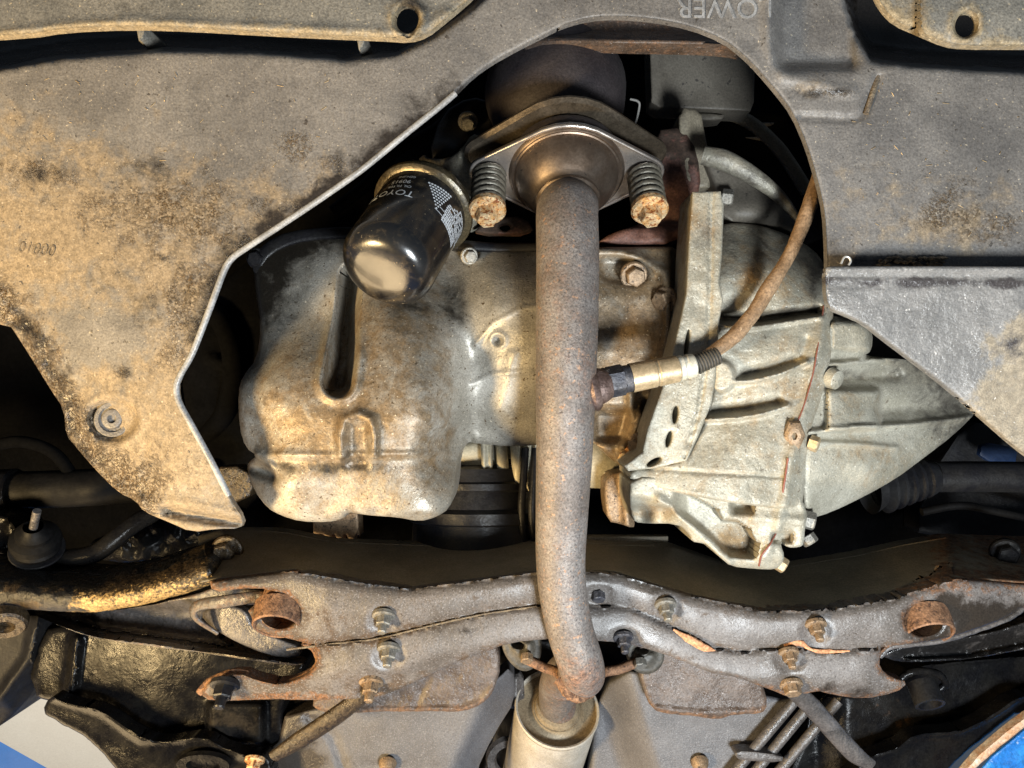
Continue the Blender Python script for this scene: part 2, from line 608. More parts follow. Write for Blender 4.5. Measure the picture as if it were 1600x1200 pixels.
    if attrs:
        for an, fn in attrs.items():
            val = np.clip(fn(u, v, dist), 0, 1)
            full = np.zeros(len(me.vertices), np.float32)
            full[:len(u)] = val
            for (i, dz), j in mp.items():
                full[j] = val[i]
            at = me.attributes.new(an, 'FLOAT', 'POINT')
            at.data.foreach_set('value', full)
    return link(name, me, m, parent, label, True, kind)


def frame(n):
    n = Vector(n).normalized()
    a = Vector((1, 0, 0)) if abs(n.x) < .8 else Vector((0, 1, 0))
    x = (a - n * a.dot(n)).normalized()
    return x, n.cross(x), n


def tube(name, pts, r, m, parent=None, seg=16, n=8, label=None, attrs=None, squash=1.0, kind=None, wob=0):
    path = catmull(pts, n) if n > 1 else [Vector(q) for q in pts]
    c = len(path)
    rr = [r] * c if not isinstance(r, (list, tuple)) else list(np.interp(np.linspace(0, 1, c), np.linspace(0, 1, len(r)), r))
    verts, faces = [], []
    T = [(path[min(i + 1, c - 1)] - path[max(i - 1, 0)]).normalized() for i in range(c)]
    x, y, _ = frame(T[0])
    for i in range(c):
        x = (x - T[i] * x.dot(T[i])).normalized()
        y = T[i].cross(x)
        for k in range(seg):
            a = 2 * math.pi * k / seg
            w = 1 + (wob * (random.random() - .5) if wob else 0)
            verts.append(path[i] + (x * math.cos(a) + y * math.sin(a) * squash) * rr[i] * w)
    for i in range(c - 1):
        for k in range(seg):
            a, b = i * seg + k, i * seg + (k + 1) % seg
            faces.append((a, b, b + seg, a + seg))
    for i, rev in ((0, True), (c - 1, False)):
        base = len(verts)
        verts += [Vector(verts[i * seg + k]) for k in range(seg)]
        f = list(range(base, base + seg))
        faces.append(f[::-1] if rev else f)
    me = mesh(verts, faces, name)
    if attrs:
        for an, fn in attrs.items():
            co = np.array([tuple(q) for q in verts])
            u = co[:, 0] / (K * co[:, 2]) + 800
            v = co[:, 1] / (K * co[:, 2]) + 600
            at = me.attributes.new(an, 'FLOAT', 'POINT')
            at.data.foreach_set('value', np.clip(fn(u, v, None), 0, 1).astype(np.float32))
    return link(name, me, m, parent, label, True, kind)


def lathe_geo(o, axis, prof, seg=40, x=None, sq=1.0):
    if x is None:
        x, y, n = frame(axis)
    else:
        n = Vector(axis).normalized()
        x = (Vector(x) - n * Vector(x).dot(n)).normalized()
        y = n.cross(x)
    o = Vector(o)
    verts, faces = [], []
    for t, r in prof:
        for k in range(seg):
            a = 2 * math.pi * k / seg
            verts.append(o + n * t + (x * math.cos(a) + y * math.sin(a) * sq) * r)
    for i in range(len(prof) - 1):
        for k in range(seg):
            a, b = i * seg + k, i * seg + (k + 1) % seg
            faces.append((a, b, b + seg, a + seg))
    return verts, faces


def lathe(name, o, axis, prof, m, parent=None, seg=40, x=None, sq=1.0, label=None):
    """prof in millimetres; repeated points give a sharp edge"""
    pr = [(t / 1000, r / 1000) for t, r in prof]
    v, f = lathe_geo(o, axis, pr, seg, x, sq)
    ob = link(name, mesh(v, f, name), m, parent, label)
    auto(ob)
    return ob


def auto(ob, ang=35):
    me = ob.data
    bm = bmesh.new()
    bm.from_mesh(me)
    for e in bm.edges:
        if len(e.link_faces) == 2 and e.calc_face_angle(0) > math.radians(ang):
            e.smooth = False
    bm.to_mesh(me)
    bm.free()


BOLTS = {}


def bolt_mesh(kind):
    """hexagon heads and studs, pointing along +Z, in millimetres of a 10 mm bolt"""
    if kind in BOLTS:
        return BOLTS[kind]
    V, F = [], []

    def ring(prof, seg):
        b = len(V)
        for t, r in prof:
            for k in range(seg):
                a = 2 * math.pi * k / seg
                V.append((r * math.cos(a) / 1000, r * math.sin(a) / 1000, t / 1000))
        for i in range(len(prof) - 1):
            for k in range(seg):
                a, c = b + i * seg + k, b + i * seg + (k + 1) % seg
                F.append((a, c, c + seg, a + seg))
        F.append(tuple(range(b + (len(prof) - 1) * seg, b + len(prof) * seg)))
    if kind == 'flanged':
        ring([(-2, 10.5), (1, 10.5), (2, 9.5)], 20)
        ring([(2, 7.6), (8, 7.6), (9, 6.6)], 6)
    elif kind == 'plain':
        ring([(-2, 8), (6, 8), (7.2, 6.8)], 6)
    elif kind == 'stud':
        ring([(-2, 12), (1.5, 12), (2.5, 10)], 20)
        ring([(2.5, 8), (10, 8), (11, 7)], 6)
        ring([(11, 4.4), (18, 4.4), (19, 3.6)], 14)
    elif kind == 'socket':
        ring([(-2, 15), (3, 15.5), (5, 14)], 28)
        ring([(5, 9.5), (14, 8.6), (15, 8)], 6)
        b = len(V)
        ring([(15, 6.2), (15.05, 6.0)], 12)
    me = bpy.data.meshes.new(kind + '_bolt')
    me.from_pydata(V, [], F)
    me.validate()
    BOLTS[kind] = me
    return me


_bm = {}


def bolt(parent, at, axis=(0, .5, -.87), size=1.0, kind='flanged', m='bolt', roll=0.3, name='bolt', label=None):
    key = (kind, m)
    if key not in _bm:
        me = bolt_mesh(kind).copy()
        me.materials.append(MT[m])
        _bm[key] = me
    o = bpy.data.objects.new(name, _bm[key])
    COL.objects.link(o)
    q = Vector(axis).to_track_quat('Z', 'Y') @ Matrix.Rotation(roll, 3, 'Z').to_quaternion()
    o.rotation_euler = q.to_euler()
    o.scale = (size,) * 3
    o.location = Vector(at) - (WORLD[parent] if parent else Vector())
    if parent:
        o.parent = parent
    if label:
        o['label'] = label
    return o


def text_mesh(body, size, depth, bend=None):
    cu = bpy.data.curves.new('lettering', 'FONT')
    cu.body = body
    cu.size = size
    cu.extrude = depth
    cu.resolution_u = 3
    cu.align_x = 'CENTER'
    cu.align_y = 'CENTER'
    o = bpy.data.objects.new('lettering', cu)
    COL.objects.link(o)
    dg = bpy.context.evaluated_depsgraph_get()
    me = bpy.data.meshes.new_from_object(o.evaluated_get(dg))
    bpy.data.objects.remove(o)
    bpy.data.curves.remove(cu)
    return me


def plate(name, o, ex, ey, outline, thick, m, parent=None, holes=(), bev=1.0, label=None):
    """flat plate; outline in millimetres in the (ex, ey) plane, thickness along ex x ey"""
    o, ex, ey = Vector(o), Vector(ex).normalized(), Vector(ey).normalized()
    n = ex.cross(ey)
    N = len(outline)
    c = (sum(p[0] for p in outline) / N, sum(p[1] for p in outline) / N)
    V, F = [], []

    def ringat(off, t):
        b = len(V)
        for i in range(N):
            p0, p1, p2 = outline[i - 1], outline[i], outline[(i + 1) % N]
            tx, ty = p2[0] - p0[0], p2[1] - p0[1]
            L = math.hypot(tx, ty) or 1
            nx, ny = -ty / L, tx / L
            x, y = p1[0] + nx * off, p1[1] + ny * off
            V.append(o + ex * (x / 1000) + ey * (y / 1000) + n * (t / 1000))
        return b
    area2 = sum(outline[i][0] * outline[(i + 1) % N][1] - outline[(i + 1) % N][0] * outline[i][1] for i in range(N))
    sgn = 1 if area2 > 0 else -1
    rs = [ringat(bev * sgn, 0), ringat(0, bev), ringat(0, thick - bev), ringat(bev * sgn, thick)]
    for a, b in zip(rs, rs[1:]):
        for i in range(N):
            j = (i + 1) % N
            F.append((a + i, a + j, b + j, b + i))
    F.append(tuple(range(rs[0], rs[0] + N))[::-1])
    F.append(tuple(range(rs[3], rs[3] + N)))
    ob = link(name, mesh(V, F, name), m, parent, label)
    bm = bmesh.new()
    bm.from_mesh(ob.data)
    bmesh.ops.recalc_face_normals(bm, faces=bm.faces)
    bm.to_mesh(ob.data)
    bm.free()
    auto(ob)
    return ob


def hull2(circles, n=28):
    pts = []
    for cx, cy, r in circles:
        pts += [(cx + r * math.cos(2 * math.pi * i / n), cy + r * math.sin(2 * math.pi * i / n)) for i in range(n)]
    pts = sorted(set(pts))

    def half(ps):
        h = []
        for p in ps:
            while len(h) > 1 and (h[-1][0] - h[-2][0]) * (p[1] - h[-2][1]) - (h[-1][1] - h[-2][1]) * (p[0] - h[-2][0]) <= 0:
                h.pop()
            h.append(p)
        return h[:-1]
    return half(pts) + half(pts[::-1])


DOWN = Vector((0, .66, -.75)).normalized()

# ================================================================== SETTING
def wall(name, a, b, D, z0, z1, w, m, shift=0):
    n = Vector((a, b, 0)).normalized()
    t = Vector((-n.y, n.x, 0))
    c = n * (D - shift)
    V = [c - t * w + Vector((0, 0, z0)), c + t * w + Vector((0, 0, z0)), c + t * w + Vector((0, 0, z1)), c - t * w + Vector((0, 0, z1))]
    o = link(name, mesh(V, [(0, 1, 2, 3)], name), m, smooth=False)
    o['kind'] = 'structure'
    o['label'] = {'wall': 'cream painted workshop wall beyond the tyre at bottom left', 'wall_dado': 'bright blue lower band of the workshop wall'}[name]
    return o


wall('wall', -.49, .87, 1.15, 1.512, 3.2, 2.2, 'wallcream')
wall('wall_dado', -.49, .87, 1.15, -.9, 1.512, 2.2, 'wallblue')

# the body shell above everything, its colour blackened for the cavity's shade
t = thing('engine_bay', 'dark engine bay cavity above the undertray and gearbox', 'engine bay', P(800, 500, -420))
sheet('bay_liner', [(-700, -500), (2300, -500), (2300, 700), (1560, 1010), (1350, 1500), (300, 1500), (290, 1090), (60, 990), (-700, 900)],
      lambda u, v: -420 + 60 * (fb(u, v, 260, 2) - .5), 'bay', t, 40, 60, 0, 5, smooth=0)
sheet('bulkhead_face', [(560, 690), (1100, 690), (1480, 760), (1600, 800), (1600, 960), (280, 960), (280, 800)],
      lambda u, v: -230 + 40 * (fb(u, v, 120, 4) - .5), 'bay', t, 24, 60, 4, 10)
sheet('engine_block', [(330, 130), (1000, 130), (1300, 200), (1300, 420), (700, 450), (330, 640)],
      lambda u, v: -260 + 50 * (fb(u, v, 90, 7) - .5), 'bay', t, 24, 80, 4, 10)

# ================================================================== UNDERTRAY
INNER = [(1292, 432), (1291, 380), (1288, 330), (1278, 285), (1262, 230), (1240, 178), (1215, 145), (1185, 110), (1160, 85),
         (1130, 62), (1080, 42), (1020, 30), (960, 26), (920, 29), (880, 40), (850, 55), (810, 75), (770, 97), (740, 118), (712, 146),
         (690, 165), (640, 205), (600, 238), (560, 270), (500, 312), (440, 352), (385, 388), (362, 405), (350, 425), (335, 465),
         (318, 510), (300, 555), (283, 585), (276, 605), (280, 628), (300, 665), (330, 720), (358, 775), (382, 812)]
TRAY = [(-320, -60), (1920, -60), (1920, 446), (1292, 446)] + INNER + [
    (376, 826), (340, 826), (300, 832), (262, 815), (225, 800), (212, 782), (185, 770), (150, 735), (120, 700), (103, 680), (100, 640),
    (80, 610), (40, 545), (10, 500), (-320, 455)]
TR_CURVE = [(-100, 128), (0, 113), (100, 95), (250, 84), (400, 86), (540, 98), (620, 90), (680, 62), (740, 18), (790, -30), (900, -200),
            (1240, -200), (1300, -60), (1335, 60), (1360, 100), (1420, 108), (1600, 118), (1920, 124)]
tray_base = tps([(0, 150, 62), (300, 130, 66), (600, 130, 68), (800, 40, 66), (1000, 0, 64), (1250, 120, 62), (1400, 200, 60), (1600, 200, 55),
                 (1600, 420, 62), (1320, 400, 62), (300, 300, 64), (0, 300, 52), (0, 430, 40), (150, 450, 56), (300, 480, 66), (100, 620, 38),
                 (250, 620, 62), (280, 740, 60), (180, 740, 40), (360, 810, 56), (230, 800, 46), (690, 150, 68), (450, 330, 68)])


def tray_h(u, v):
    h = tray_base(u, v)
    c = ev(TR_CURVE, u)
    h = h - 130 * ss(0, 34, c - v)                                   # step down into the trough behind the bumper
    # moulded pocket beside the arch
    h = h - 16 * box(u, v, 1215, 1338, -80, 105, 13) + 3 * ridge(u, v, [(1200, -40), (1200, 70), (1225, 120), (1330, 142)], 9, 1)
    h = h - ridge(u, v, [(1250, 182), (1335, 186), (1350, 180), (1372, 120)], 4.5, 4)
    h = h - 6 * ss(1338, 1346, u) * (1 - ss(1375, 1405, u)) * (1 - ss(70, 120, v))
    # sunk fixing dish and crease
    d = np.hypot((u - 176), (v - 656) * 1.18)
    h = h - 9 * (1 - ss(32, 42, d)) + 1.5 * np.exp(-((d - 46) / 5) ** 2)
    h = h - ridge(u, v, [(262, 799), (330, 811), (384, 820)], 7, 12)
    h = h + ridge(u, v, [(215, 783), (300, 790), (372, 803)], 7, 3)
    h = h - ridge(u, v, [(228, 690), (222, 745)], 3, 1.6)
    # caked lumps along the outer edge
    e = segd(u, v, [(0, 470), (50, 530), (95, 610), (125, 690), (170, 740), (215, 780)])
    h = h + 6 * np.exp(-(e / 28) ** 2) * (fb(u, v, 14, 1) - .35) * 2
    return h


def tray_stain(u, v, d):
    s = ss(150, 330, v + .2 * (300 - u) + 120 * (fb(u, v, 130, 2) - .5)) * (1 - ss(560, 640, u)) * .62
    s = s + .25 * bl(u, v, 60, 360, 120, 60) + .25 * bl(u, v, 250, 700, 120, 90)
    s = s - .9 * bl(u, v, 160, 525, 62, 42)
    s = np.maximum(s, .55 * bl(u, v, 1480, 345, 170, 60))
    s = np.maximum(s, .35 * bl(u, v, 1330, 310, 50, 90))
    s = np.maximum(s, .6 * bl(u, v, 1270, 140, 45, 14))
    return s


def tray_oil_shade(u, v, d):
    edge = segd(u, v, [(705, 155), (560, 275), (375, 400), (345, 450), (320, 520)])
    s = .85 * np.exp(-(edge / 34) ** 2) * ss(90, 140, v)
    s = np.maximum(s, .95 * ss(2, 14, ev(TR_CURVE, u) - v))  # trough shade behind the bumper, painted into the colour
    s = np.maximum(s, .5 * bl(u, v, 240, 270, 60, 40))
    s = np.maximum(s, .42 * bl(u, v, 60, 270, 60, 26))
    s = np.maximum(s, .55 * np.exp(-(segd(u, v, [(20, 480), (90, 580), (115, 690), (170, 740)]) / 20) ** 2))
    s = np.maximum(s, .4 * bl(u, v, 215, 455, 90, 40))
    s = np.maximum(s, .6 * bl(u, v, 190, 585, 18, 16))
    s = np.maximum(s, .7 * bl(u, v, 1265, 145, 26, 11))
    s = np.maximum(s, .62 * bl(u, v, 1312, 143, 28, 8))
    s = np.maximum(s, .8 * bl(u, v, 1400, 408, 110, 9))
    return s


def tray_crust(u, v, d):
    s = .62 * bl(u, v, 260, 330, 150, 60) + .5 * bl(u, v, 60, 268, 60, 26) + .5 * bl(u, v, 330, 440, 60, 60) + .5 * bl(u, v, 280, 520, 40, 90)
    s = s + .75 * np.exp(-(segd(u, v, [(0, 470), (60, 540), (105, 640), (150, 720), (225, 785)]) / 30) ** 2)
    s = s + .45 * bl(u, v, 220, 740, 80, 50) + .6 * bl(u, v, 190, 583, 18, 12) + .5 * bl(u, v, 540, 262, 30, 22) + .5 * bl(u, v, 460, 230, 40, 30)
    s = s + .55 * bl(u, v, 1480, 330, 60, 50) + .45 * bl(u, v, 1570, 350, 40, 40) + .5 * bl(u, v, 1300, 143, 40, 10)
    return s - .5 * bl(u, v, 160, 525, 60, 40)


tray = thing('engine_undertray', 'dusty black plastic undertray arching round the exhaust flange', 'undertray', P(300, 350, 60))
sheet('tray_panel', TRAY, tray_h, 'tray', tray, 6, 5, 2.5, 6, smooth=1, attrs={'stain': tray_stain, 'oil': tray_oil_shade, 'crust': tray_crust})
lip = [(u - .5, v - .5) for u, v in INNER if (v >= 146 and u <= 712) and v < 790]
tube('edge_lip', [P(u, v, tray_h(np.array([u - 4.]), np.array([v - 4.]))[0] - 1) for u, v in lip], 2.4 / 1000, 'tray_lip', tray, 10, 4)
lathe('fixing_clip', P(178, 655, tray_h(np.array([178.]), np.array([655.]))[0] - 1), (.1, -.1, -1),
      [(0, 14), (2.5, 14), (3.2, 13), (3.2, 10.5), (1.6, 10), (1.6, 8), (4, 7.5), (4.6, 6.5), (4.6, 3.5), (2, 2.8), (2, 0)], MT['tray'], tray, 32)


def emboss(body, size, u, v, rot, parent, m, hf, skew=0.0):
    me = text_mesh(body, size, .0004)
    hh = float(hf(np.array([float(u)]), np.array([float(v)]))[0])
    c = P(u, v, hh)
    c1, s1 = math.cos(rot), math.sin(rot)
    for q in me.vertices:
        x, y, z = q.co
        y = -y
        x = x - skew * y
        X, Y = x * c1 - y * s1, x * s1 + y * c1
        q.co = (c.x + X, c.y + Y, 0)
        uu, vv = q.co.x / (K * c.z) + 800, q.co.y / (K * c.z) + 600
        q.co.z = Z0 - float(hf(np.array([uu]), np.array([vv]))[0]) / 1000 + (-.0006 if z > 0 else .0012)
    return link('lettering', me, m, parent, smooth=False)


emboss('LOWER', .021, 1131, 12, math.radians(180), tray, 'tray_lip', tray_h)
emboss('00010', .013, 58, 388, math.radians(188), tray, 'dirt', tray_h, .3)
# caked dirt and a moulded rod on the right wing
tube('moulded_rib', [P(1371, 120, tray_h(np.array([1371.]), np.array([120.]))[0]), P(1362, 150, 59.5), P(1353, 178, 59.5)], .0022, 'dirt', tray, 8, 3)

V, F = [], []
for i in range(90):
    if i < 45:
        u, v = 40 + 480 * random.random(), 110 + 150 * random.random()
    else:
        u, v = 1330 + 270 * random.random(), 130 + 240 * random.random()
    a, L = random.random() * 6.3, .0006 + .0022 * random.random() ** 2
    hh = float(tray_h(np.array([u]), np.array([v]))[0])
    c = P(u, v, hh + .5)
    x = Vector((math.cos(a), math.sin(a), .1 * (random.random() - .5)))
    y = Vector((-x.y, x.x, 0)) * .00025
    b = len(V)
    V += [c - x * L - y, c + x * L - y, c + x * L + y, c - x * L + y, c - x * L * .6 + Vector((0, 0, -.0004)), c + x * L * .6 + Vector((0, 0, -.0004))]
    F += [(b, b + 1, b + 5, b + 4), (b + 3, b + 4, b + 5, b + 2), (b, b + 4, b + 3), (b + 1, b + 2, b + 5)]
link('straw_bits', mesh(V, F), 'sensor', tray, smooth=False, kind='stuff')

# ------------------------------------------------------------------ bumper
bumper = thing('bumper', 'weathered grey bumper underside along the top edge with two drain holes', 'bumper', P(400, 20, 100))
BUMP = [(-320, -140), (1920, -140), (1920, 76), (1590, 73), (1510, 73), (1480, 69), (1440, 52), (1400, 35), (1378, 12), (1362, -20), (1340, -70),
        (800, -70), (752, -18), (728, 5), (692, 35), (668, 54), (640, 63), (600, 60), (520, 57), (400, 51), (300, 45), (200, 42), (100, 46), (40, 56), (-320, 78)]


def bump_h(u, v):
    h = 96 - 8 * ss(0, 60, 40 - v) * .4
    h = h - 14 * ss(1445, 1425, u) * ss(1330, 1390, u)
    h = h + 3 * ridge(u, v, [(-60, 66), (40, 48), (200, 34), (400, 43), (600, 51), (650, 52), (700, 20)], 8, 1)
    d = np.hypot(u - 636, v - 30)
    h = h - 4 * np.exp(-((d - 26) / 7) ** 2) * 0 + 2.5 * np.exp(-((d - 25) / 5) ** 2)
    d = np.hypot((u - 1510), v - 38)
    return h + 2 * np.exp(-((d - 24) / 5) ** 2)


def lipstain(u, v, d):
    return .72 * np.exp(-(d / 16) ** 2) + .25 * bl(u, v, 1420, 20, 40, 40) * 2 + .3 * bl(u, v, 1560, 50, 20, 16)


sheet('bumper_cover', BUMP, bump_h, 'bumper', bumper, 6, 5, 5, 9, holes=[ell(636, 30, 18, 22, 20), ell(1510, 38, 17, 21, 20, .5)], smooth=1,
      attrs={'stain': lipstain, 'oil': lambda u, v, d: .6 * bl(u, v, 645, 10, 35, 25) + .35 * bl(u, v, 250, 10, 60, 20)})
for u, v, w in ((219, 52, 8), (563, 66, 8)):
    sheet('stiffening_tab', [(u - w, v - 18), (u + w, v - 16), (u + w - 2, v + 2), (u - 2, v + 12)], 60, 'bumper', bumper, 5, 40, 1, 3, smooth=0)

# ------------------------------------------------------------------ right splash shield
SH = [(1288, 420), (1297, 415), (1920, 418), (1920, 790), (1640, 738), (1590, 702), (1540, 658), (1480, 606), (1420, 560), (1380, 530),
      (1350, 506), (1322, 493), (1300, 485), (1290, 470)]
sh_base = tps([(1290, 420, 82), (1600, 420, 80), (1300, 480, 80), (1600, 560, 66), (1600, 700, 48), (1450, 560, 66), (1700, 760, 40)])


def sh_h(u, v):
    h = sh_base(u, v)
    h = h + 4 * (1 - ss(424, 430, v)) - ridge(u, v, [(1288, 430), (1920, 433)], 3.5, 3)
    h = h - ridge(u, v, [(1288, 446), (1920, 450)], 2, 1.6)
    h = h + 3 * ss(560, 640, v + .0 * u) * ss(1490, 1540, u + (fb(u, v, 40, 3) - .5) * 60)
    return h


shield = thing('splash_shield', 'wet grey plastic splash shield tapering towards the right edge', 'splash shield', P(1450, 500, 70))
sheet('shield_panel', SH, sh_h, 'shield', shield, 6, 5, 2.5, 6, smooth=1,
      attrs={'stain': lambda u, v, d: .8 * ss(1480, 1570, u + (v - 600) * .7) + .4 * bl(u, v, 1560, 530, 60, 30),
             'oil': lambda u, v, d: .62 * np.exp(-(segd(u, v, [(1288, 440), (1920, 444)]) / 10) ** 2) + .5 * bl(u, v, 1580, 540, 60, 30)})
hk = tube('wire_hook', [P(1314, 412, 86), P(1319, 402, 86), P(1326, 402, 86), P(1329, 408, 86), P(1326, 414, 86)], .0009, 'silver', None, 8, 5)
hk['label'] = 'tiny bright wire hook at the corner of the splash shield'
hk['category'] = 'hook'
clump = []
V, F = [], []
for i in range(60):
    u, v = 1375 + 100 * random.random() ** 1.1, 402 + 13 * random.random()
    c = P(u, v, 63.5 + random.random() * 1.5)
    r = .0012 + .0014 * random.random()
    b = len(V)
    for dx, dy, dz in ((1, 0, 0), (-1, 0, 0), (0, 1, 0), (0, -1, 0), (0, 0, 1), (0, 0, -1)):
        V.append(c + Vector((dx * (1 + random.random()), dy * .8, dz * .9)) * r)
    F += [(b, b + 2, b + 5), (b + 2, b + 1, b + 5), (b + 1, b + 3, b + 5), (b + 3, b, b + 5)]
link('dirt_clump', mesh(V, F), 'dirt', tray, smooth=False, kind='stuff')

# ================================================================== RUSTY LIP, SHROUD, MOUNT
t = thing('radiator_crossmember', 'rusty pressed lip seen through the top of the undertray arch', 'crossmember', P(990, 50, -10))
sheet('crossmember_lip', [(780, 0), (1200, 0), (1170, 78), (1140, 72), (1080, 69), (960, 67), (860, 63), (810, 66)],
      lambda u, v: 10 - 40 * (1 - ss(42, 70, v)), MT['flap'], t, 7, 20, 5, 10, attrs={'rust': lambda u, v, d: .35 + 0 * u})
t = thing('fan_shroud', 'plain dark grey rectangular panel at the upper right of the arch', 'shroud', P(1100, 130, -120))
sheet('shroud_panel', [(1015, 70), (1180, 76), (1178, 160), (1172, 174), (1030, 168), (1018, 160)], lambda u, v: -120 + 8 * ss(1040, 1030, u),
      'dkgrey', t, 8, 30, 2, 4, smooth=0)
sheet('shroud_foot', [(1060, 176), (1132, 178), (1128, 188), (1062, 188)], -125, 'dkgrey', t, 8, 20, 2, 4)
t = thing('engine_mount', 'red brown cast bracket behind the right spring of the exhaust flange', 'engine mount', P(1050, 330, -70))
sheet('mount_casting', [(1020, 205), (1070, 198), (1090, 240), (1096, 298), (1078, 305), (1078, 382), (930, 382), (955, 364), (1008, 348), (1026, 300)],
      lambda u, v: -62 + 10 * fb(u, v, 40, 2) + 14 * ss(352, 358, v) + 6 * bl(u, v, 1045, 240, 20, 15), 'redbrown', t, 6, 40, 4, 8,
      attrs={'stain': lambda u, v, d: .6 * (1 - ss(240, 300, v))})
sheet('mount_post', [(1060, 168), (1095, 172), (1100, 205), (1120, 292), (1075, 296), (1062, 230)], lambda u, v: -62 + 6 * ss(1090, 1075, u), 'subwall', t, 7, 30, 3, 6)
bolt(t, P(1132, 310, -40), (1, .15, -.25), 1.05, 'plain', 'greybolt')
t = thing('cooling_fan', 'three faint dark fan blades deep in the gap beside the arch', 'fan', P(1200, 210, -260))
for a, b in (((1165, 200), (1215, 193)), ((1165, 215), (1225, 222)), ((1175, 232), (1240, 250))):
    tube('blade', [P(*a, -250), P((a[0] + b[0]) / 2, (a[1] + b[1]) / 2 - 1, -255), P(*b, -262)], [.0005, .003, .0012], 'dkgrey', t, 8, 4, squash=.4)

# ================================================================== EXHAUST
n_f = Vector((0, .84, -.54)).normalized()
ex = Vector((1, 0, 0))
ey = n_f.cross(ex)
fo = P(885, 272, 0)
man = thing('exhaust_manifold', 'dark exhaust outlet bulb above the sprung flange', 'exhaust manifold', P(872, 130, -70))
mc = P(868, 148, -70)
lathe('outlet_bulb', mc, (-.05, -.75, .66), [(-75, 0), (-74, 15), (-68, 32), (-54, 48), (-30, 60), (0, 66), (30, 62), (60, 52), (90, 46), (200, 44)], 'manifold', man, 40)
outl = hull2([(0, 0, 58), (-70, 2, 16), (70, 2, 16)])
plate('outlet_flange', fo - n_f * .028, ex, ey, outl, 8, 'dkflange', man, bev=3)
lathe('gasket_ring', fo - n_f * .017, n_f, [(0, 46), (3, 47), (12, 47), (15, 45)], 'manifold', man)
tube('heat_wire', [P(985, 155, -62), P(996, 158, -60), P(999, 166, -60), P(993, 192, -62), P(985, 205, -64)], .0011, 'silver', man, 8, 6)

ex_t = thing('exhaust_downpipe', 'long speckled exhaust downpipe with sprung flange running down the middle', 'exhaust pipe', P(885, 600, 50))
outl = hull2([(0, 0, 50), (-66, 2, 15), (66, 2, 15)])
plate('flange', fo - n_f * .004, ex, ey, outl, 4, 'flange', ex_t, bev=1.2)
# raised rolled rim round the flange
rim = [fo + ex * (x * .985 / 1000) + ey * (y * .985 / 1000) + n_f * .0005 for x, y in outl]
tube('flange_rim', rim + rim[:2], .0016, 'flange', ex_t, 8, 1)
lathe('flared_joint', fo, n_f, [(-1, 49), (1.5, 48), (3, 46.2), (2.4, 44.6), (3, 43.5), (7, 42.5), (14, 39.5), (21, 34), (26, 29), (29, 26.2), (33, 25), (37, 24.2)], 'cone', ex_t, 56)
j0 = fo + n_f * .030
path = [j0 - n_f * .006, j0 + n_f * .010, P(886, 335, 40), P(887, 400, 50), P(886, 500, 57), P(884, 600, 60), P(882, 700, 56), P(878, 800, 46), P(876, 875, 38),
        P(880, 930, 34), P(891, 985, 30), P(906, 1032, 22), P(910, 1054, 2), P(901, 1050, -35), P(884, 1052, -85), P(872, 1070, -125), P(870, 1106, -160)]
tube('pipe', path, [.0245, .0243, .0243, .0242, .0238, .0228, .0216, .0204, .0194, .0188, .0186, .0186, .0186, .0186, .0188, .0188, .0188], 'pipe', ex_t, 40, 10,
     attrs={'rust': lambda u, v, d: .05 + .5 * bl(u, v, 905, 1060, 60, 34) + .2 * bl(u, v, 860, 450, 60, 120) + .3 * bl(u, v, 925, 600, 30, 40)})
lathe('weld_collar', j0 - n_f * .001, n_f, [(0, 25.2), (1.5, 26.4), (4, 26.4), (6, 24.6)], 'cone', ex_t, 40)
for sx, uu in ((-1, 767), (1, 1001)):
    c = fo + ex * (sx * .0645) + ey * .001
    ax = (n_f + ex * (.02 * sx)).normalized()
    x, y, _ = frame(ax)
    hel = []
    turns, L, R = 5.6, .037, .0120
    for i in range(int(turns * 16) + 1):
        a = 2 * math.pi * i / 16
        hel.append(c + ax * (.003 + L * i / (turns * 16)) + (x * math.cos(a) + y * math.sin(a)) * R)
    tube('spring', hel, .0027, 'spring', ex_t, 10, 1)
    lathe('spring_core', c, ax, [(0, 8.5), (40, 8.5)], 'black', ex_t, 20)
    bolt(ex_t, c + ax * .041, ax, .98, 'socket', 'rustbolt', .2, 'spring_bolt')
# hanger rods
for pts in ([P(893, 1085, 0), P(872, 1052, -25), P(850, 1043, -32), P(822, 1030, -34)], [P(918, 1075, 0), P(940, 1052, -24), P(970, 1045, -30), P(1006, 1030, -34)]):
    tube('hanger_rod', pts, .0042, 'rusty', ex_t, 12, 8)
tube('hanger_weld', [P(872, 1062, 10), P(888, 1083, 16), P(905, 1090, 14), P(924, 1080, 6)], .0045, 'rusty', ex_t, 10, 6, wob=.3)
# sensor boss
bs_dir = (P(1100, 569, 44) - P(930, 603, 50)).normalized()
lathe('sensor_boss', P(918, 607, 55), bs_dir, [(0, 14.5), (10, 14), (13, 13), (16, 11.5), (18, 10)], 'weld', ex_t, 28)
lathe('weld_bead', P(915, 612, 56), bs_dir + Vector((0, 0, -.15)), [(3, 15), (6, 16.5), (9, 15.5), (11, 13)], 'weld', ex_t, 20, sq=1.25)

ox = thing('oxygen_sensor', 'tan oxygen sensor with brown sleeved cable plugged into the side of the downpipe', 'sensor', P(1000, 590, 48))
sa = P(934, 601, 52)


def sp(d):
    return sa + bs_dir * d


